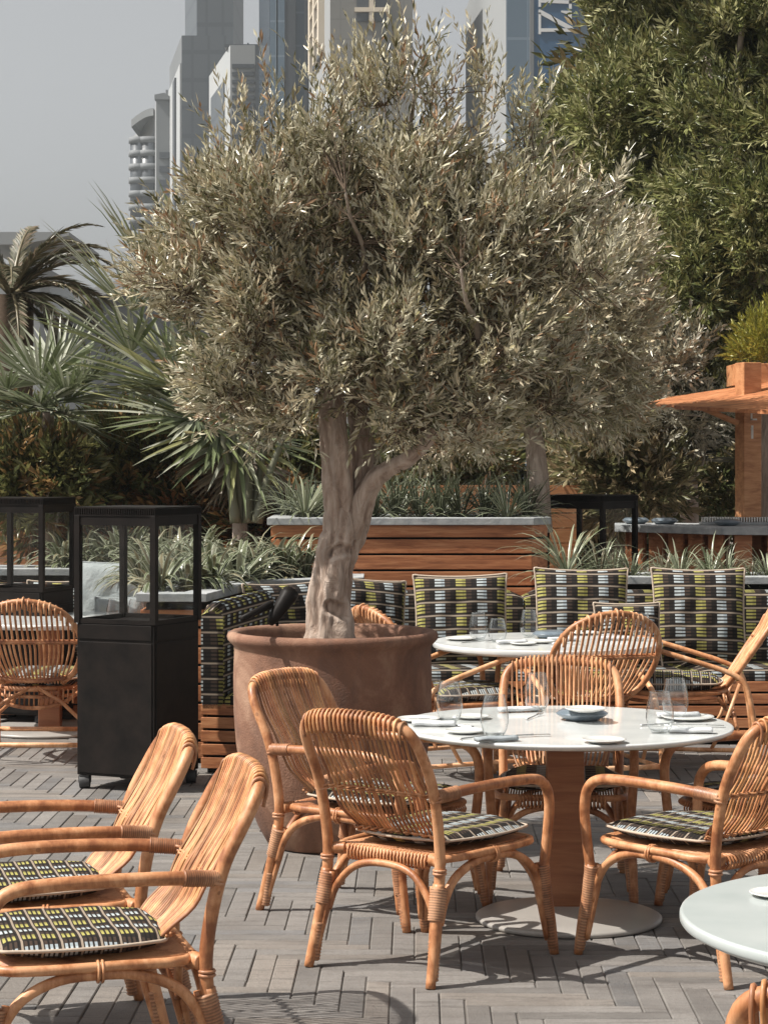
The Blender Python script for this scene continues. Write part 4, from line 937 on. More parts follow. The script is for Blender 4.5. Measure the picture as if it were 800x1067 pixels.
# dark shrubs behind the planters, and hedges closing the view
dp = [(.14,.15,.055),(.09,.10,.04),(.20,.19,.07),(.28,.17,.07),(.16,.15,.055)]
rp = [(.27,.12,.05),(.20,.10,.045),(.10,.10,.035),(.38,.22,.09),(.08,.085,.03)]
sid = 40
for (lst, D, pal, lb) in [
    ([(20,470,40,1),(60,490,40,1),(30,520,40,1),(-10,500,50,1)], 19.2, dp, 'dark green shrub at the left edge below the fan palm'),
    ([(110,475,36,1),(150,490,36,1),(100,510,36,1),(140,520,32,1)], 19.0, dp, 'dark glossy shrub with yellowish flecks left of centre of the bed'),
    ([(200,495,34,1),(235,515,30,1),(190,520,30,1),(250,490,26,.8)], 18.6, dp, 'dark shrub in front of the leaning palm stems'),
    ([(300,490,34,1),(330,515,28,1),(285,520,28,1),(290,455,30,.8)], 18.0, dp, 'dark shrub directly left of the olive trunk'),
    ([(410,500,34,1),(450,495,34,1),(490,490,34,1),(430,460,30,.8)], 19.0, dp, 'dark shrub right of the olive trunk above the tall planter'),
    ([(60,535,24,1),(95,530,22,1),(45,550,20,1)], 17.4, rp, 'reddish brown shrub above the left black cart'),
    ([(205,530,22,1),(235,532,20,1),(180,535,18,1)], 17.2, rp, 'reddish brown shrub right of the near black cart top'),
    ([(260,545,18,1),(285,540,18,1)], 17.0, rp, 'small reddish shrub left of the pot spotlight'),
    ([(620,500,34,1),(650,480,34,1),(600,520,28,1),(640,520,26,1)], 19.4, [(.26,.21,.11),(.18,.17,.08),(.34,.27,.15),(.11,.12,.05)], 'brown twiggy shrub behind the far black cart'),
    ([(700,520,30,1),(740,500,34,1),(760,520,30,1),(730,460,34,.9)], 20.0, [(.22,.19,.09),(.15,.15,.07),(.11,.13,.05),(.30,.24,.12)], 'brownish shrub behind the bar counter'),
    ([(640,460,34,1),(670,490,34,1),(620,490,30,1),(690,510,26,1),(650,520,26,1)], 17.9, [(.30,.25,.14),(.20,.19,.09),(.38,.30,.18),(.13,.13,.06)], 'twiggy brown shrub right of the second olive trunk'),
    ([(25,488,24,1),(62,492,24,1),(20,510,28,1),(60,515,28,1)], 16.75, dp, 'leafy dark shrub hiding the foot of the left fan palm'),
    ([(115,470,26,1),(155,480,28,1),(195,485,26,1),(130,500,28,1)], 17.3, dp, 'leafy dark shrub below the large fan palm blades'),
    ([(810,440,30,1),(815,480,34,1),(810,520,30,1)], 20.6, dp, 'dark shrub right of the canopy post')]:
    cl = pcl(lst, D); cx = sum(c[0] for c in cl)/len(cl); sid += 1
    tree('shrub', lb, (cx, D, 0), [(cx,D,0),(cx+.03,D,.8),(cx,D+.05,1.5)], cl, 620, 12, .2, .11, .028, pal, cat='shrub', group='shrubs in the bed behind the benches', tr=.04, limbs_n=6, up=.5, seed=sid, shell=.25)
def hedge(label, x0, x1, y, z1, seed, dens=900):
    cl = []; k = int((x1-x0)/.8)
    for i in range(k+1):
        for z in np.arange(.4, z1, .6): cl.append((x0+(x1-x0)*i/k+random.uniform(-.2,.2), y+random.uniform(-.3,.3), z+random.uniform(-.15,.15), .55, 1))
    t = thing('hedge', label, 'hedge', ((x0+x1)/2, y, 0)); b0 = t.location
    V, T, *_ = sprigs([(c[0]-b0.x,c[1]-b0.y,c[2],c[3],1) for c in cl], int(dens*(x1-x0)), 9, .25, .20, .06, up=.4, shell=.2, pal=[(.08,.09,.035),(.12,.115,.045),(.16,.12,.05),(.06,.07,.03)], center=(0,3,z1/2))
    quad_mesh('foliage', V, T, 'leaf', t)
    mb = MB()
    for i in range(k+1):
        x = x0+(x1-x0)*i/k-b0.x; mb.tube([(x,0,0),(x+.1,0,z1*.5),(x-.05,.1,z1*.85)], [.04,.03,.015], 6)
    obj('stems', mb, 'twig', t)
hedge('long dark hedge closing the view behind the palms on the left', -5.2, .3, 23.0, 2.1, 1, 560)
hedge('dark hedge closing the view behind the trees on the right', .3, 5.2, 25.0, 3.4, 2, 620)
t = thing('timber_wall', 'low orange timber wall glimpsed through the shrubs behind the benches', 'wall', (-1,17.9,0))
mb = MB(); boards_around(mb, [Vector((-3.2,-.1)),Vector((2.6,-.1)),Vector((2.6,.1)),Vector((-3.2,.1))], .02, 1.58, .11, .012, .03); obj('boards', mb, 'timber_light', t)

# ------------------------------------------------------------------ palms
def fan(mb, base, direction, R, nseg, spread, w, pal, rs, droop=.25, cup=.25):
    d = Vector(direction).normalized(); s0 = d.cross(Vector((0,0,1))); s0 = s0.normalized() if s0.length > .05 else Vector((1,0,0)); s0 = (s0*math.cos(rs_roll(rs))+d.cross(s0)*math.sin(rs_roll(rs))).normalized()
    nrm = s0.cross(d).normalized(); base = Vector(base)
    for i in range(nseg):
        a = -spread/2+spread*i/(nseg-1); u = (d*math.cos(a)+s0*math.sin(a)).normalized(); u = (u+nrm*(cup*abs(math.sin(a))+rs.uniform(-.10,.10))+s0*rs.uniform(-.05,.05)).normalized()
        l = R*(.72+.28*math.cos(a*.7))*rs.uniform(.68,1.12); sd = u.cross(nrm).normalized(); k = 5; vs = []; fs = []; p = base.copy(); dd = u.copy()
        for j in range(k+1):
            q = j/k; ww = w*(.35+2.2*q if q < .45 else 1.34*(1-((q-.45)/.55)**1.5)+.03)
            sgn = 1 if i % 2 else -1
            vs += [p-sd*ww/2+nrm*ww*.22, p-nrm*ww*.05, p+sd*ww/2+nrm*ww*.22]
            p = p+dd*(l/k); dd = (dd+Vector((0,0,-droop*max(0,q-.3)*rs.choice((.2,.6,1.2,2.6))))).normalized()
        for j in range(k):
            for s in (0,1): fs.append((j*3+s, j*3+s+1, j*3+s+4, j*3+s+3))
        c = pal[rs.randrange(len(pal))]; f_ = rs.uniform(.8,1.2); mb.add(vs, fs, None, True, tuple(x*f_ for x in c))
_roll = [0]
def rs_roll(rs): return _roll[0]
def fan_palm(label, base, crown, fans, R, pal, nseg=34, w=.03, seed=0, tr=.12, name='fan_palm', trunk=True, pet=.012, spread=4.2):
    rs = random.Random(seed); t = thing(name, label, 'palm', base); b0 = Vector(base); c0 = Vector(crown)-b0
    if trunk:
        mb = MB(); bark_tube(mb, [Vector((0,0,0)), c0*.5+Vector((.02,0,0)), c0], [tr*1.2, tr, tr*.9], 14, 8, .1, seed); obj('trunk', mb, 'bark', t)
    for (dx, dy, dz, pl_) in fans:
        d = Vector((dx,dy,dz)).normalized(); mb = MB(); _roll[0] = rs.uniform(-.5,.5)
        tip = c0+d*pl_; mid = c0+d*pl_*.5+Vector((0,0,.05)); mb.tube([c0, mid, tip], [pet*1.5,pet,pet*.8], 6, smooth=3); mb.tone = [pal[0]]*len(mb.v)
        fan(mb, tip, (d+Vector((0,0,-.15))).normalized(), R*rs.uniform(.85,1.1), nseg, spread, w, pal, rs)
        obj('frond', mb, 'palm_leaf', t, attr=True)
    return t
silver = [(.22,.25,.15),(.32,.34,.24),(.15,.18,.09),(.46,.47,.38)]
gold = [(.22,.24,.11),(.32,.32,.15),(.16,.19,.08),(.40,.41,.29)]
c = P(50,430,16.9)
fan_palm('silvery fan palm at the left edge with fronds spread like hands', (c.x,c.y,0), c, [(-.15,-.6,.9,.26),(-.9,-.3,.5,.35),(.7,-.6,.35,.25),(.2,.3,1,.35),(-.6,-.7,.0,.22),(.3,-.9,.0,.2),(-.2,.8,.5,.4),(.9,.1,.7,.35),(-1,.2,.1,.4),(-.3,-.9,.3,.15),(.6,-.5,-.2,.2)], .62, silver, 36, .021, 5, .05, spread=3.6)
c = P(248,440,16.6)
fan_palm('large fan palm left of the olive crown, pale blades fanning out to the left', (c.x,c.y,0), c, [(-.95,-.2,1.0,1.15),(-.75,-.1,1.25,1.25),(-1.0,-.1,.65,.95),(-.6,-.3,.95,.80),(-.75,-.4,.45,.55),(-.9,-.5,.1,.35),(-.3,-.2,1.1,1.15),(-.5,-.7,-.2,.25),(-.1,-.8,.5,.35),(.2,-.3,.9,.5),(-.9,.2,.8,.75),(-.8,.3,.3,.6),(.0,-.6,-.4,.2)], .80, gold+silver, 34, .028, 8, .06, spread=3.4)
c = P(262,452,16.9)
fan_palm('skirt of dry brown fan leaves hanging under the large fan palm', (c.x,c.y,0), c, [(-.5,-.3,-.8,.25),(-.2,-.5,-.9,.25),(.1,-.5,-.9,.25),(-.8,-.3,-.4,.3)], .50, [(.24,.19,.13),(.18,.14,.09)], 26, .028, 9, .07, name='dry_palm', spread=2.2)
t = thing('palm_stems', 'cluster of pale leaning palm stems left of the olive trunk', 'plant', (*P(250,530,16.2).xy,.9)); l0 = Vector(t.location)
rs = random.Random(3)
for k, (x0, x1, yt) in enumerate([(246,228,430),(252,240,425),(258,262,420),(264,282,430),(256,250,415),(268,300,445)]):
    mb = MB(); D = 16.2+rs.uniform(-.1,.1); mb.tube([P(x0,545,D)-l0, P((x0*2+x1)/3,500,D)-l0, P(x1,yt,D)-l0], [.045,.03,.014], 8, smooth=4); mb.tone = [(.20,.20,.135)]*len(mb.v); obj('stem', mb, 'palm_leaf', t, attr=True)
c = P(716,482,18.6)
fan_palm('dark spiky fan palm in shade left of the canopy post', (c.x,c.y,0), c, [(0,-.8,.6,.15),(-.8,-.3,.5,.25),(.8,-.3,.5,.25),(0,0,1,.3),(.4,-.7,.1,.15),(-.5,-.7,.0,.15)], .50, [(.07,.08,.05),(.10,.10,.07),(.05,.055,.03)], 30, .020, 12, .08)
c = P(310,480,18.2)
fan_palm('green fan palm half hidden behind the olive trunk', (c.x,c.y,0), c, [(-.5,-.5,.6,.2),(.5,-.5,.6,.25),(0,-.8,.3,.2),(0,.2,1,.3)], .55, gold, 28, .024, 14, .08)
# date palm
def date_palm(label, base, crown, seed, fr):
    rs = random.Random(seed); t = thing('date_palm', label, 'palm', base); b0 = Vector(base); c0 = Vector(crown)-b0
    mb = MB(); bark_tube(mb, [Vector((0,0,0)), c0*.5, c0], [.24,.2,.2], 16, 10, .12, seed); obj('trunk', mb, 'twig', t)
    for (az, e, L) in fr:
        mb = MB(); d = Vector((math.cos(az)*math.cos(e), math.sin(az)*math.cos(e), math.sin(e))); p = c0.copy(); pts = [p.copy()]; dirs = [d.copy()]
        k = 26
        for j in range(k):
            p = p+d*(L/k); d = (d+Vector((0,0,-.042*(1+1.4*j/k)))).normalized(); pts.append(p.copy()); dirs.append(d.copy())
        mb.tube(pts[::2], [.022*(1-i/14)+.004 for i in range(len(pts[::2]))], 6); mb.tone = [(.20,.17,.10)]*len(mb.v)
        for j in range(3, k+1):
            for s in (-1,1):
                for h in (0,.33,.66):
                    dd = dirs[j]; side = dd.cross(Vector((0,0,1))).normalized()*s; u = (dd*.95+side*.7+Vector((0,0,rs.uniform(-.1,.35)))).normalized(); l = .42*L/2.4*math.sin(PI*min(1,.18+.78*j/k))*rs.uniform(.85,1.1)
                    b_ = pts[j]-dd*(L/k)*h; w = .013; n_ = u.cross(side).normalized(); e_ = u.cross(n_).normalized()
                    vs = [b_, b_+u*l*.45+e_*w, b_+u*l+Vector((0,0,-l*.12)), b_+u*l*.45-e_*w]
                    c = rs.choice([(.12,.12,.07),(.18,.16,.10),(.09,.09,.05),(.26,.20,.14)]); mb.add(vs, [(0,1,2,3)], None, False, c)
        obj('frond', mb, 'palm_leaf', t, attr=True)
    return t
c = P(12,308,22)
date_palm('feathery date palm rising at the left edge against the sky', (c.x,c.y,0), c, 9, [(.1,1.15,1.25),(-.2,.75,1.35),(.3,.45,1.35),(-.1,.15,1.3),(.5,.9,1.3),(-.6,1.0,1.2),(-.5,.45,1.2),(.2,-.15,1.2),(-.8,.1,1.1),(.8,.6,1.3),(1.4,1.2,1.2),(2.6,1.2,1.3),(3.1,.8,1.3),(-2.2,.9,1.2),(-1.4,.7,1.1),(-1.3,.0,1.0),(.0,.95,1.3),(1.9,.8,1.2),(-.3,-.4,1.0),(.4,.1,1.3)])

# ------------------------------------------------------------------ bar kiosk at the right
t = thing('bar_kiosk', 'timber bar kiosk with post and sloping plank canopy at the right edge', 'kiosk', (2.9,17.2,0)); l0 = Vector((2.9,17.2,0))
mb = MB(); p = P(779,480,16.9); mb.box((p.x-l0.x,p.y-l0.y,1.28), (.15,.15,2.5), .32); obj('post', mb, 'timber_light', t, .006)
mb = MB(); p = P(765,480,17.9)
A_, B2_, C2_, D2_ = [P(668,421,17.0)-l0, P(830,429,15.4)-l0, P(830,394,17.2)-l0, P(700,413,17.9)-l0]
K = 13
for i in range(K):
    u0, u1 = i/K+.002, (i+1)/K-.002; a_, b_, c_, d_ = A_.lerp(D2_,u0), B2_.lerp(C2_,u0), B2_.lerp(C2_,u1), A_.lerp(D2_,u1); th = Vector((0,0,-.028))
    mb.add([a_,b_,c_,d_,a_+th,b_+th,c_+th,d_+th], [(0,1,2,3),(7,6,5,4),(0,4,5,1),(1,5,6,2),(2,6,7,3),(3,7,4,0)], None, False)
obj('canopy', mb, 'timber', t)
mb = MB(); mb.tube([P(722,421,16.7)-l0, P(768,441,16.82)-l0], .028, 4); mb.tube([P(700,419,17.2)-l0+Vector((0,.0,-.03)), P(830,408,17)-l0+Vector((0,0,-.05))], .03, 4); obj('canopy_brace', mb, 'timber_light', t)
mb = MB(); mb.box((p.x-l0.x+.50,p.y-l0.y-.3,2.46), (1.15,.5,.17)); obj('roof_planter', mb, 'timber_light', t, .004)
q = P(781,440,16.72)-l0; mb = MB()
for dz, L_ in ((.07,.035),(.02,.035),(-.05,.0)): mb.box((q.x+L_/2,q.y-.06,q.z+dz), (.012+L_,.02,.012))
mb.box((q.x,q.y-.06,q.z+.045), (.012,.02,.06)); mb.box((q.x+.005,q.y-.06,q.z-.075), (.016,.02,.10)); obj('bracket_fixture', mb, 'china', t)  # small white bracket lamp fixed to the post
t2 = thing('bar_counter', 'grey stone bar counter on dark red timber posts behind the right planter', 'bar counter', (2.6,16.8,0)); l0 = Vector((2.6,16.8,0))
mb = MB(); cpoly = [P(640,548,16.9).xy-l0.xy, P(752,553,16.2).xy-l0.xy, P(840,550,16.1).xy-l0.xy, P(840,550,16.9).xy-l0.xy, P(700,543,17.4).xy-l0.xy, P(640,543,17.4).xy-l0.xy]; mb.prism(cpoly, 1.235, 1.29); obj('countertop', mb, 'concrete', t2, .004)
mb = MB()
pl_ = inset(cpoly, .10); z = 0
for i in range(len(pl_)):
    a_, b_ = pl_[i], pl_[(i+1) % len(pl_)]; L_ = (b_-a_).length; k = max(1,int(L_/.16)); ang = math.atan2((b_-a_).y,(b_-a_).x)
    for j in range(k): c_ = a_.lerp(b_, (j+.5)/k); mb.box((c_.x,c_.y,.618), (.13,.03,1.23), ang)
obj('timber_front', mb, 'timber', t2, .003)
for i, (x, y, D, lb) in enumerate([(662,541,17.1,'left dark bowl of three on the bar counter'),(692,541,17.0,'middle dark bowl of three on the bar counter'),(757,543,16.6,'right dark bowl of three on the bar counter near the post')]):
    o = dup(bo); o.location = (*P(x,y,D).xy, 1.291); o.scale = (1,1,1.1); tag(o, lb, 'bowl', 'blue grey bowls')
t3 = thing('ribbed_tray', 'long pale ribbed rack lying on the bar counter beside the post', 'tray', (*P(765,545,16.85).xy,1.2905))
mb = MB(); mb.box((0.05,0,.012), (.62,.16,.02)); obj('tray_base', mb, 'concrete', t3)
mb = MB()
for i in range(30): mb.box((-.24+i*.02,-.0,.042), (.009,.15,.036))
obj('ribs', mb, 'china', t3)
cl = pcl([(790,352,22,1),(815,345,28,1),(775,368,12,1),(800,366,18,1)], 17.6)
tree('feathery_plant', 'feathery yellow green plant in the box on top of the kiosk', (*P(800,380,17.6).xy, 2.54), None, cl, 700, 14, .12, .045, .010, [(.30,.29,.05),(.38,.35,.07),(.22,.22,.05)], cat='plant', up=.9, shell=.1, spread=.5)

# ------------------------------------------------------------------ towers (far away, real size)
def glass_mat(name, base, line, sx, sz, rough=.25, metal=.0, lw=.06, spec=.5):
    m, nt, b, out = new_mat(name); n = N(nt); sp = n.n('ShaderNodeSeparateXYZ'); n.l(n.tc(), sp.inputs[0])
    hx = n.math('LESS_THAN', n.math('FRACT', n.math('DIVIDE', n.math('ADD', sp.outputs[0], n.math('MULTIPLY', sp.outputs[1], 1.0)), sx)), lw)
    hz = n.math('LESS_THAN', n.math('FRACT', n.math('DIVIDE', sp.outputs[2], sz)), lw)
    f = n.noise(n.tc(), .07, 3); c = n.mix(f, base, tuple(x*.8 for x in base))
    c = n.mix(n.math('MULTIPLY', n.math('MAXIMUM', hx, hz), .8), c, line); n.l(c, b.inputs['Base Color']); b.inputs['Roughness'].default_value = rough; b.inputs['Metallic'].default_value = metal; b.inputs['Specular IOR Level'].default_value = spec; return m
M['t_grey'] = glass_mat('tower_grey', (.095,.11,.125), (.06,.07,.085), 2.2, 3.8, .5, lw=.16)
M['t_pale'] = mat_noise('tower_pale', (.25,.26,.265), (.29,.30,.30), .05, .7, bump=0)
M['t_mid'] = mat_noise('tower_mid', (.14,.15,.16), (.165,.175,.18), .05, .7, bump=0)
M['t_dark'] = mat_noise('tower_dark', (.045,.052,.06), (.06,.068,.08), .05, .4, bump=0)
M['t_blue'] = glass_mat('tower_blue_glass', (.045,.07,.10), (.075,.10,.135), 1.6, 3.6, .12)
M['t_beige'] = glass_mat('tower_beige', (.20,.195,.18), (.15,.145,.135), 1.5, 1.9, .7, lw=.08)
M['t_lite_blue'] = glass_mat('tower_light_blue', (.12,.17,.22), (.18,.23,.28), 1.8, 3.8, .15)
M['t_sign'] = mat_noise('sign_blue', (.02,.075,.15), (.03,.085,.17), .1, .5, bump=0)
M['t_white'] = mat_noise('sign_white', (.36,.38,.385), (.40,.41,.41), .1, .6, bump=0)
M['sign_white'] = mat_noise('sign_letter_white', (.60,.61,.60), (.66,.66,.65), .1, .6, bump=0)
M['t_cream'] = mat_noise('cream_stone', (.55,.48,.38), (.62,.54,.43), .1, .7, bump=0)
TD = 300.0
def TX(x, D): return (x-400)*D/F
def TZ_(y, D): return EYE-(y-HZ)*D/F
def tower(name, label, xl, xc, xr, ytop, D, front, side, depth=None, z1l=None, cap=0):
    """left face xl..xc turned away to the left, front face xc..xr"""
    t = thing(name, label, 'tower', (TX((xc+xr)/2, D), D, 0), group=None); l0 = Vector(t.location)
    X0, X1 = TX(xc,D)-l0.x, TX(xr,D)-l0.x; H = TZ_(ytop, D)
    dep = depth or 30; bx = TX(xl, D+dep)-l0.x
    mb = MB(); mb.add([(X0,0,0),(X1,0,0),(X1,dep,0),(bx,dep,0),(X0,0,H),(X1,0,H),(X1,dep,H),(bx,dep,H)], [(0,1,5,4),(1,2,6,5),(2,3,7,6),(4,5,6,7)], None, False); obj('front_facade', mb, front, t)
    mb = MB(); mb.add([(X0,0,0),(bx,dep,0),(bx,dep,H),(X0,0,H)], [(0,3,2,1)], None, False); obj('side_facade', mb, side, t)  # mostly a paler material than the front: sunlit left face put into colour
    return t, X0, X1, bx, dep, H
def strip(mb, a, b2, z0, z1, out=.4, th=.4):
    """box standing proud of the wall line a-b2"""
    a, b2 = Vector(a), Vector(b2); u = (b2-a).normalized(); n_ = Vector((u.y,-u.x)); mb.prism([a+n_*out, b2+n_*out, b2-n_*.0, a-n_*.0], z0, z1)
D = 330
t, X0, X1, bx, dep, H = tower('office_tower', 'leftmost pale tower with curved top and stacked balconies', 139, 160, 163, 122, D, 't_pale', 't_pale', 20)
mb = MB()
for k in range(18):
    z = TZ_(150,D)-k*2.0
    for cx_, r in ((TX(145,D)-t.location.x, 1.5),(TX(156,D)-t.location.x, 1.9)): mb.lathe([(r,z),(r,z+.9)], 20, (cx_, -.3, 0), squash=(1,.8))
obj('balconies', mb, 't_mid', t)
mb = MB(); mb.lathe([(1.3,TZ_(240,D)),(1.3,TZ_(148,D))], 16, (TX(145,D)-t.location.x,-.1,0)); mb.lathe([(1.6,TZ_(240,D)),(1.6,TZ_(148,D))], 16, (TX(156,D)-t.location.x,-.1,0)); obj('window_column', mb, 't_dark', t)
mb = MB(); x0, x1 = TX(138,D)-t.location.x, TX(161,D)-t.location.x; N_ = 10; pr = [(x0+(x1-x0)*i/N_, TZ_(126,D)+(TZ_(114,D)-TZ_(126,D))*math.sin(PI/2*i/N_)) for i in range(N_+1)]
vs = [(x,-1.2,z) for x, z in pr]+[(x,18,z) for x, z in pr]+[(x,-1.2,z-1.1) for x, z in pr]+[(x,18,z-1.1) for x, z in pr]; n1 = N_+1
mb.add(vs, [(i,i+1,n1+i+1,n1+i) for i in range(N_)]+[(2*n1+i,2*n1+i+1,i+1,i) for i in range(N_)]+[(0,n1,3*n1,2*n1)], None, False); obj('curved_roof', mb, 't_white', t)
D = 320
t, X0, X1, bx, dep, H = tower('office_tower', 'narrow grey tower with slanted roof between the balcony tower and the stepped tower', 161, 163, 182, 102, D, 't_mid', 't_pale', 14)
mb = MB()
for k in range(14): z = TZ_(162,D)-k*1.25*1.6; mb = MB(); mb.box(((TX(166,D)+TX(178,D))/2-t.location.x,-.15,z), (TX(178,D)-TX(167,D),.3,.9)); obj('window_band', mb, 't_dark', t)
mb = MB(); x0, x1 = TX(161.5,D)-t.location.x, TX(182,D)-t.location.x; pr = [(x0,TZ_(104,D)),(x0,TZ_(99,D)),((x0+x1)*.5,TZ_(97,D)),(x1,TZ_(104,D))]
mb.add([(x,-.4,z) for x, z in pr]+[(x,12,z) for x, z in pr], [(0,3,2,1),(4,5,6,7),(0,1,5,4),(1,2,6,5),(2,3,7,6)], None, False); mb.box((TX(172,D)-t.location.x,3,TZ_(95,D)),(.3,.3,1.4)); obj('roof', mb, 't_mid', t)
D = 300
t, X0, X1, bx, dep, H = tower('office_tower', 'stepped grey glass tower, tallest step cut off by the top of the picture', 177, 189.5, 243, 37, D, 't_grey', 't_mid', 24)
mb = MB(); H2 = TZ_(-70,D); x0, x1 = TX(205,D)-t.location.x, TX(243,D)-t.location.x; xm = TX(193,D+16)-t.location.x
mb.add([(x0,.3,H),(x1,.3,H),(x1,22,H),(xm,16,H),(x0,.3,H2),(x1,.3,H2),(x1,22,H2),(xm,16,H2)], [(0,1,5,4),(1,2,6,5),(2,3,7,6),(3,0,4,7),(4,5,6,7)], None, False); obj('upper_storeys', mb, 't_grey', t)
mb = MB(); a_, b_ = Vector((X0,0)), Vector((bx,dep)); strip(mb, b_, a_, 0, TZ_(66,D), .25); obj('sunlit_side_sheet', mb, 't_white', t)  # whiter sheet over the left face, its sunlight put into the colour
mb = MB(); strip(mb, b_.lerp(a_,.55), b_.lerp(a_,.72), 0, TZ_(72,D), .5); obj('window_slot', mb, 't_dark', t)
D = 270
t, X0, X1, bx, dep, H = tower('office_tower', 'white block tower with dark horizontal louvre bands and a flat corner', 218, 240, 269, 47, D, 't_pale', 't_white', 22)
mb = MB()
for k in range(16): z = TZ_(69,D)-k*8.2*D/F; mb.box(((TX(242,D)+TX(265,D))/2-t.location.x,-.12,z), (TX(265,D)-TX(242,D),.24,.48))
obj('louvre_bands', mb, 't_dark', t)
mb = MB(); a_, b_ = Vector((X0,0)), Vector((bx,dep)); strip(mb, b_.lerp(a_,.14), b_.lerp(a_,.76), 0, TZ_(76,D), .15); obj('side_glazing', mb, 't_grey', t)
mb = MB(); mb.box((TX(268,D)-t.location.x,.6,H/2), (.5,1.6,H+.01)); mb.box((TX(256,D)-t.location.x,5,H+.6),(.2,.2,1.2)); mb.box((0,4,H+.2),(5,5,.4)); obj('corner_fin', mb, 't_dark', t)
D = 240
t, X0, X1, bx, dep, H = tower('office_tower', 'dark blue glass tower with pale vertical ribs, beside the beige tower', 270, 281, 322, -90, D, 't_blue', 't_blue', 20)
mb = MB()
for x, w in ((284,.5),(288,.35),(292.5,.9)): mb.box((TX(x,D)-t.location.x,-.15,H/2), (w,.3,H))
obj('pale_rib', mb, 't_lite_blue', t)
mb = MB(); mb.box((TX(301,D)-t.location.x,-.12,H/2), (1.5,.2,H)); mb.box((TX(319,D)-t.location.x,-.12,H/2), (.35,.2,H)); obj('dark_band', mb, 't_dark', t)
D = 210
t, X0, X1, bx, dep, H = tower('stone_tower', 'beige stone tower with cream cross shaped window frames at its top', 322, 344, 430, -90, D, 't_beige', 't_pale', 26)
mb = MB()
def cross(cx_, y0, y1, w_, bar, hb):
    z0, z1 = TZ_(y1,D), TZ_(y0,D); x = TX(cx_,D)-t.location.x; mb.box((x,-.25,(z0+z1)/2), (bar,.5,z1-z0)); 
    mb.box((x,-.3,TZ_(hb,D)), (w_,.5,bar*.9))
cross(387,-30,25,3.2,.45,11)
obj('window_frame', mb, 't_cream', t)
mb = MB()
for dx in (-1,1):
    for zc, hh in ((TZ_(-3,D),2.0),(TZ_(18,D),.8)): mb.box((TX(387,D)-t.location.x+dx*.85,-.1,zc), (1.1,.2,hh))
obj('window_pane', mb, 't_dark', t)
mb = MB(); a_, b_ = Vector((X0,0)), Vector((bx,dep))
for zz in range(3): strip(mb, b_.lerp(a_,.32), b_.lerp(a_,.68), TZ_(40-zz*20,D)+.0, TZ_(24-zz*20,D), .3)
obj('side_window', mb, 't_dark', t)
mb = MB()
for f_ in (.28,.50,.72): strip(mb, b_.lerp(a_,f_-.03), b_.lerp(a_,f_+.03), TZ_(42,D), TZ_(-60,D), .6)
for zz in range(4): strip(mb, b_.lerp(a_,.27), b_.lerp(a_,.73), TZ_(22-zz*20,D), TZ_(21-zz*20,D)+.1, .55)
obj('side_window_frame', mb, 't_cream', t)
D = 190
t, X0, X1, bx, dep, H = tower('office_tower', 'light blue grey tower carrying the dark blue sign with white letters', 485, 527, 614, -90, D, 't_lite_blue', 't_pale', 40)
sgn = tag(bpy.data.objects.new('tower_sign', None), 'x', 'x'); bpy.data.objects.remove(sgn)
mb = MB(); x0, x1 = TX(555,D)-t.location.x, TX(602,D)-t.location.x; mb.box(((x0+x1)/2,-.15,(TZ_(-80,D)+TZ_(92,D))/2), (x1-x0,.3,TZ_(-80,D)-TZ_(92,D))); sg = obj('sign_panel', mb, 't_sign', t)
mb = MB(); y = -.42
def quad(pts, th=.2): 
    v = [(TX(px_,D)-t.location.x, y, TZ_(py_,D)) for px_, py_ in pts]; k = len(v); mb.add(v+[(a_[0], a_[1]+th, a_[2]) for a_ in v], [tuple(range(k-1,-1,-1)), tuple(range(k,2*k))]+[(i,(i+1)%k,(i+1)%k+k,i+k) for i in range(k)], None, False)
# rotated serif letters: a full one (Z-like, an N turned on its side) and the foot of the next
quad([(560.5,11),(562.5,11),(596,29),(596,33),(594,33),(560.5,15)]); quad([(560.5,14),(563,14),(563,36.5),(560.5,36.5)]); quad([(563,30.5),(597,30.5),(597,34),(563,34)]); quad([(584,12),(595,12.5),(595,23),(592,23),(591,16),(584,13.5)])
quad([(560.5,-30),(563,-30),(563,8),(560.5,8)]); quad([(563,0),(595,1.5),(595,5),(563,3.6)]); quad([(592,-30),(595,-30),(595,10),(592,10)])
obj('letters', mb, 'sign_white', sg)
mb = MB(); mb.box((TX(553.5,D)-t.location.x,-.2,H/2),(.35,.4,H)); obj('corner_strip', mb, 't_mid', t)
# low buildings behind the palms
t = thing('low_building', 'low pale building with overhanging wedge roof behind the date palm', 'building', (TX(50,90),90,0))
mb = MB(); w = TX(80,90)-TX(0,90); mb.box((-1.4,4,TZ_(275,90)/2), (w*.7,8,TZ_(275,90))); obj('wall', mb, 't_pale', t)
mb = MB(); x0, x1 = TX(-20,90)-t.location.x, TX(74,90)-t.location.x; z1, z0 = TZ_(243,90), TZ_(256,90); mb.add([(x0,-.5,z0),(x1-2,-.5,z0),(x1,-.5,z1-.15),(x1,-.5,z1),(x0,-.5,z1),(x0,9,z0),(x1-2,9,z0),(x1,9,z1-.15),(x1,9,z1),(x0,9,z1)], [(0,1,2,3,4),(9,8,7,6,5),(0,5,6,1),(1,6,7,2),(2,7,8,3),(3,8,9,4)], None, False); obj('roof', mb, 't_pale', t)
t = thing('low_building', 'long low building with curved white roof edge and dark glass behind the palms', 'building', (TX(110,70),70,0))
mb = MB(); x0, x1 = TX(52,70)-t.location.x, TX(230,70)-t.location.x; mb.box(((x0+x1)/2,4,TZ_(300,70)/2), (x1-x0,8,TZ_(300,70))); obj('glazed_wall', mb, 't_mid', t)
mb = MB(); N_ = 14; pr = [(x0+(x1-x0)*i/N_, TZ_(292,70)-1.4*abs(2*i/N_-1)**2) for i in range(N_+1)]; n1 = N_+1
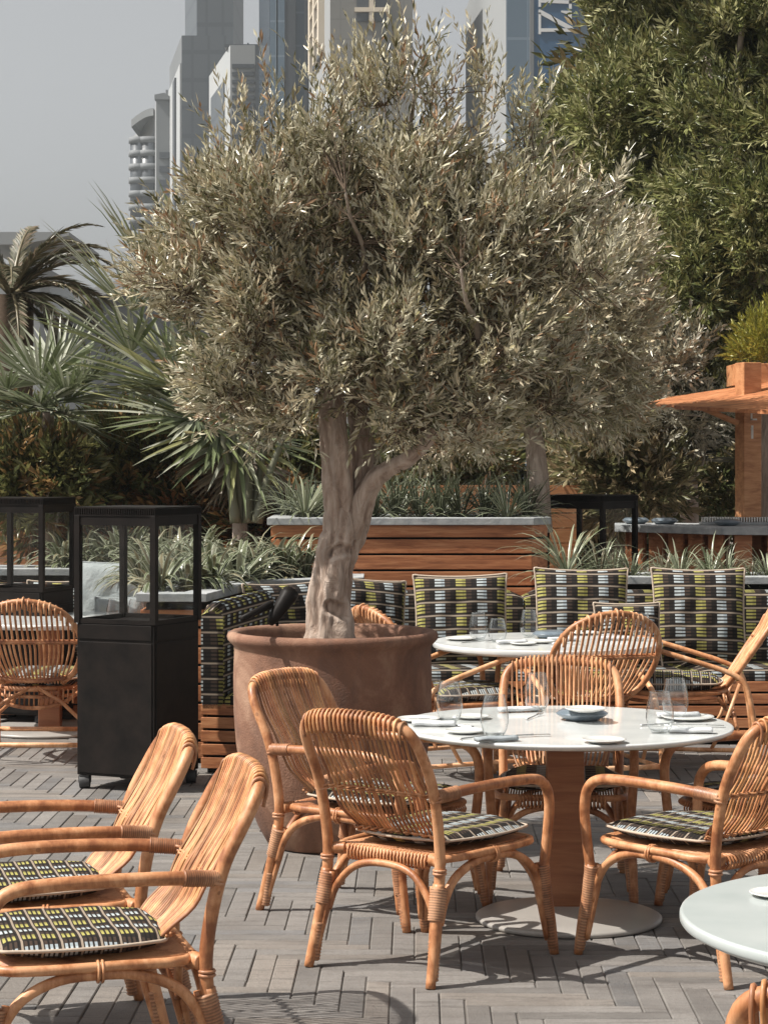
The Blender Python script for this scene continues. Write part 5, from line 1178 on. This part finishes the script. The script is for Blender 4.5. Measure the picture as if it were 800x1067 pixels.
mb.add([(x,-.6,z) for x, z in pr]+[(x,9,z) for x, z in pr]+[(x,-.6,z-.35) for x, z in pr]+[(x,9,z-.35) for x, z in pr], [(i,i+1,n1+i+1,n1+i) for i in range(N_)]+[(2*n1+i,2*n1+i+1,i+1,i) for i in range(N_)]+[(3*n1+i,3*n1+i+1,2*n1+i+1,2*n1+i) for i in range(N_)], None, False); obj('roof_edge', mb, 't_white', t)

# ------------------------------------------------------------------ haze
if True:
    m = bpy.data.materials.new('haze'); m.use_nodes = True; nt = m.node_tree; nt.nodes.clear(); o_ = nt.nodes.new('ShaderNodeOutputMaterial'); v = nt.nodes.new('ShaderNodeVolumePrincipled')
    v.inputs['Color'].default_value = (.80,.86,.88,1); v.inputs['Density'].default_value = .0005; v.inputs['Anisotropy'].default_value = .3; nt.links.new(v.outputs[0], o_.inputs['Volume']); M['haze'] = m
    mb = MB(); mb.box((0,180,34), (420,420,70.5)); h = obj('haze', mb, 'haze'); h['kind'] = 'stuff'; h['label'] = 'pale haze hanging between the terrace and the far towers'; h['category'] = 'haze'

# ------------------------------------------------------------------ world, sun, camera
SUN_EL, SUN_AZ = math.radians(52), math.radians(11)    # from the left, a little from the camera's side
sv = Vector((-math.cos(SUN_EL)*math.cos(SUN_AZ), -math.cos(SUN_EL)*math.sin(SUN_AZ), math.sin(SUN_EL)))
w = bpy.data.worlds.new('World'); bpy.context.scene.world = w; w.use_nodes = True; nt = w.node_tree; bg = nt.nodes['Background']
sky = nt.nodes.new('ShaderNodeTexSky'); sky.sky_type = 'NISHITA'; sky.sun_disc = False; sky.sun_elevation = SUN_EL; sky.sun_rotation = math.atan2(sv.x, sv.y); sky.air_density = 1.0; sky.dust_density = 3.0; sky.ozone_density = 1.0
hs = nt.nodes.new('ShaderNodeHueSaturation'); hs.inputs['Saturation'].default_value = .14; hs.inputs['Value'].default_value = 1.05
nt.links.new(sky.outputs[0], hs.inputs['Color']); nt.links.new(hs.outputs[0], bg.inputs[0]); bg.inputs[1].default_value = .084
ld = bpy.data.lights.new('sun', 'SUN'); ld.energy = 5.0; ld.angle = math.radians(.5); ld.color = (1,.95,.88)
sl = bpy.data.objects.new('sun', ld); C.objects.link(sl); sl.rotation_euler = sv.to_track_quat('Z','Y').to_euler(); sl.location = sv*40
cd = bpy.data.cameras.new('camera'); cam = bpy.data.objects.new('camera', cd); C.objects.link(cam); cam.location = (0,0,EYE); cam.rotation_euler = (PI/2,0,0)
cd.sensor_fit = 'VERTICAL'; cd.sensor_height = 36; cd.sensor_width = 27; cd.lens = 36*F/1067; cd.shift_y = -(533.5-HZ)/1067; cd.clip_start = .1; cd.clip_end = 8000
sc = bpy.context.scene; sc.camera = cam
sc.view_settings.view_transform = 'Standard'; sc.view_settings.look = 'None'; sc.view_settings.gamma = 1; sc.view_settings.exposure = .48
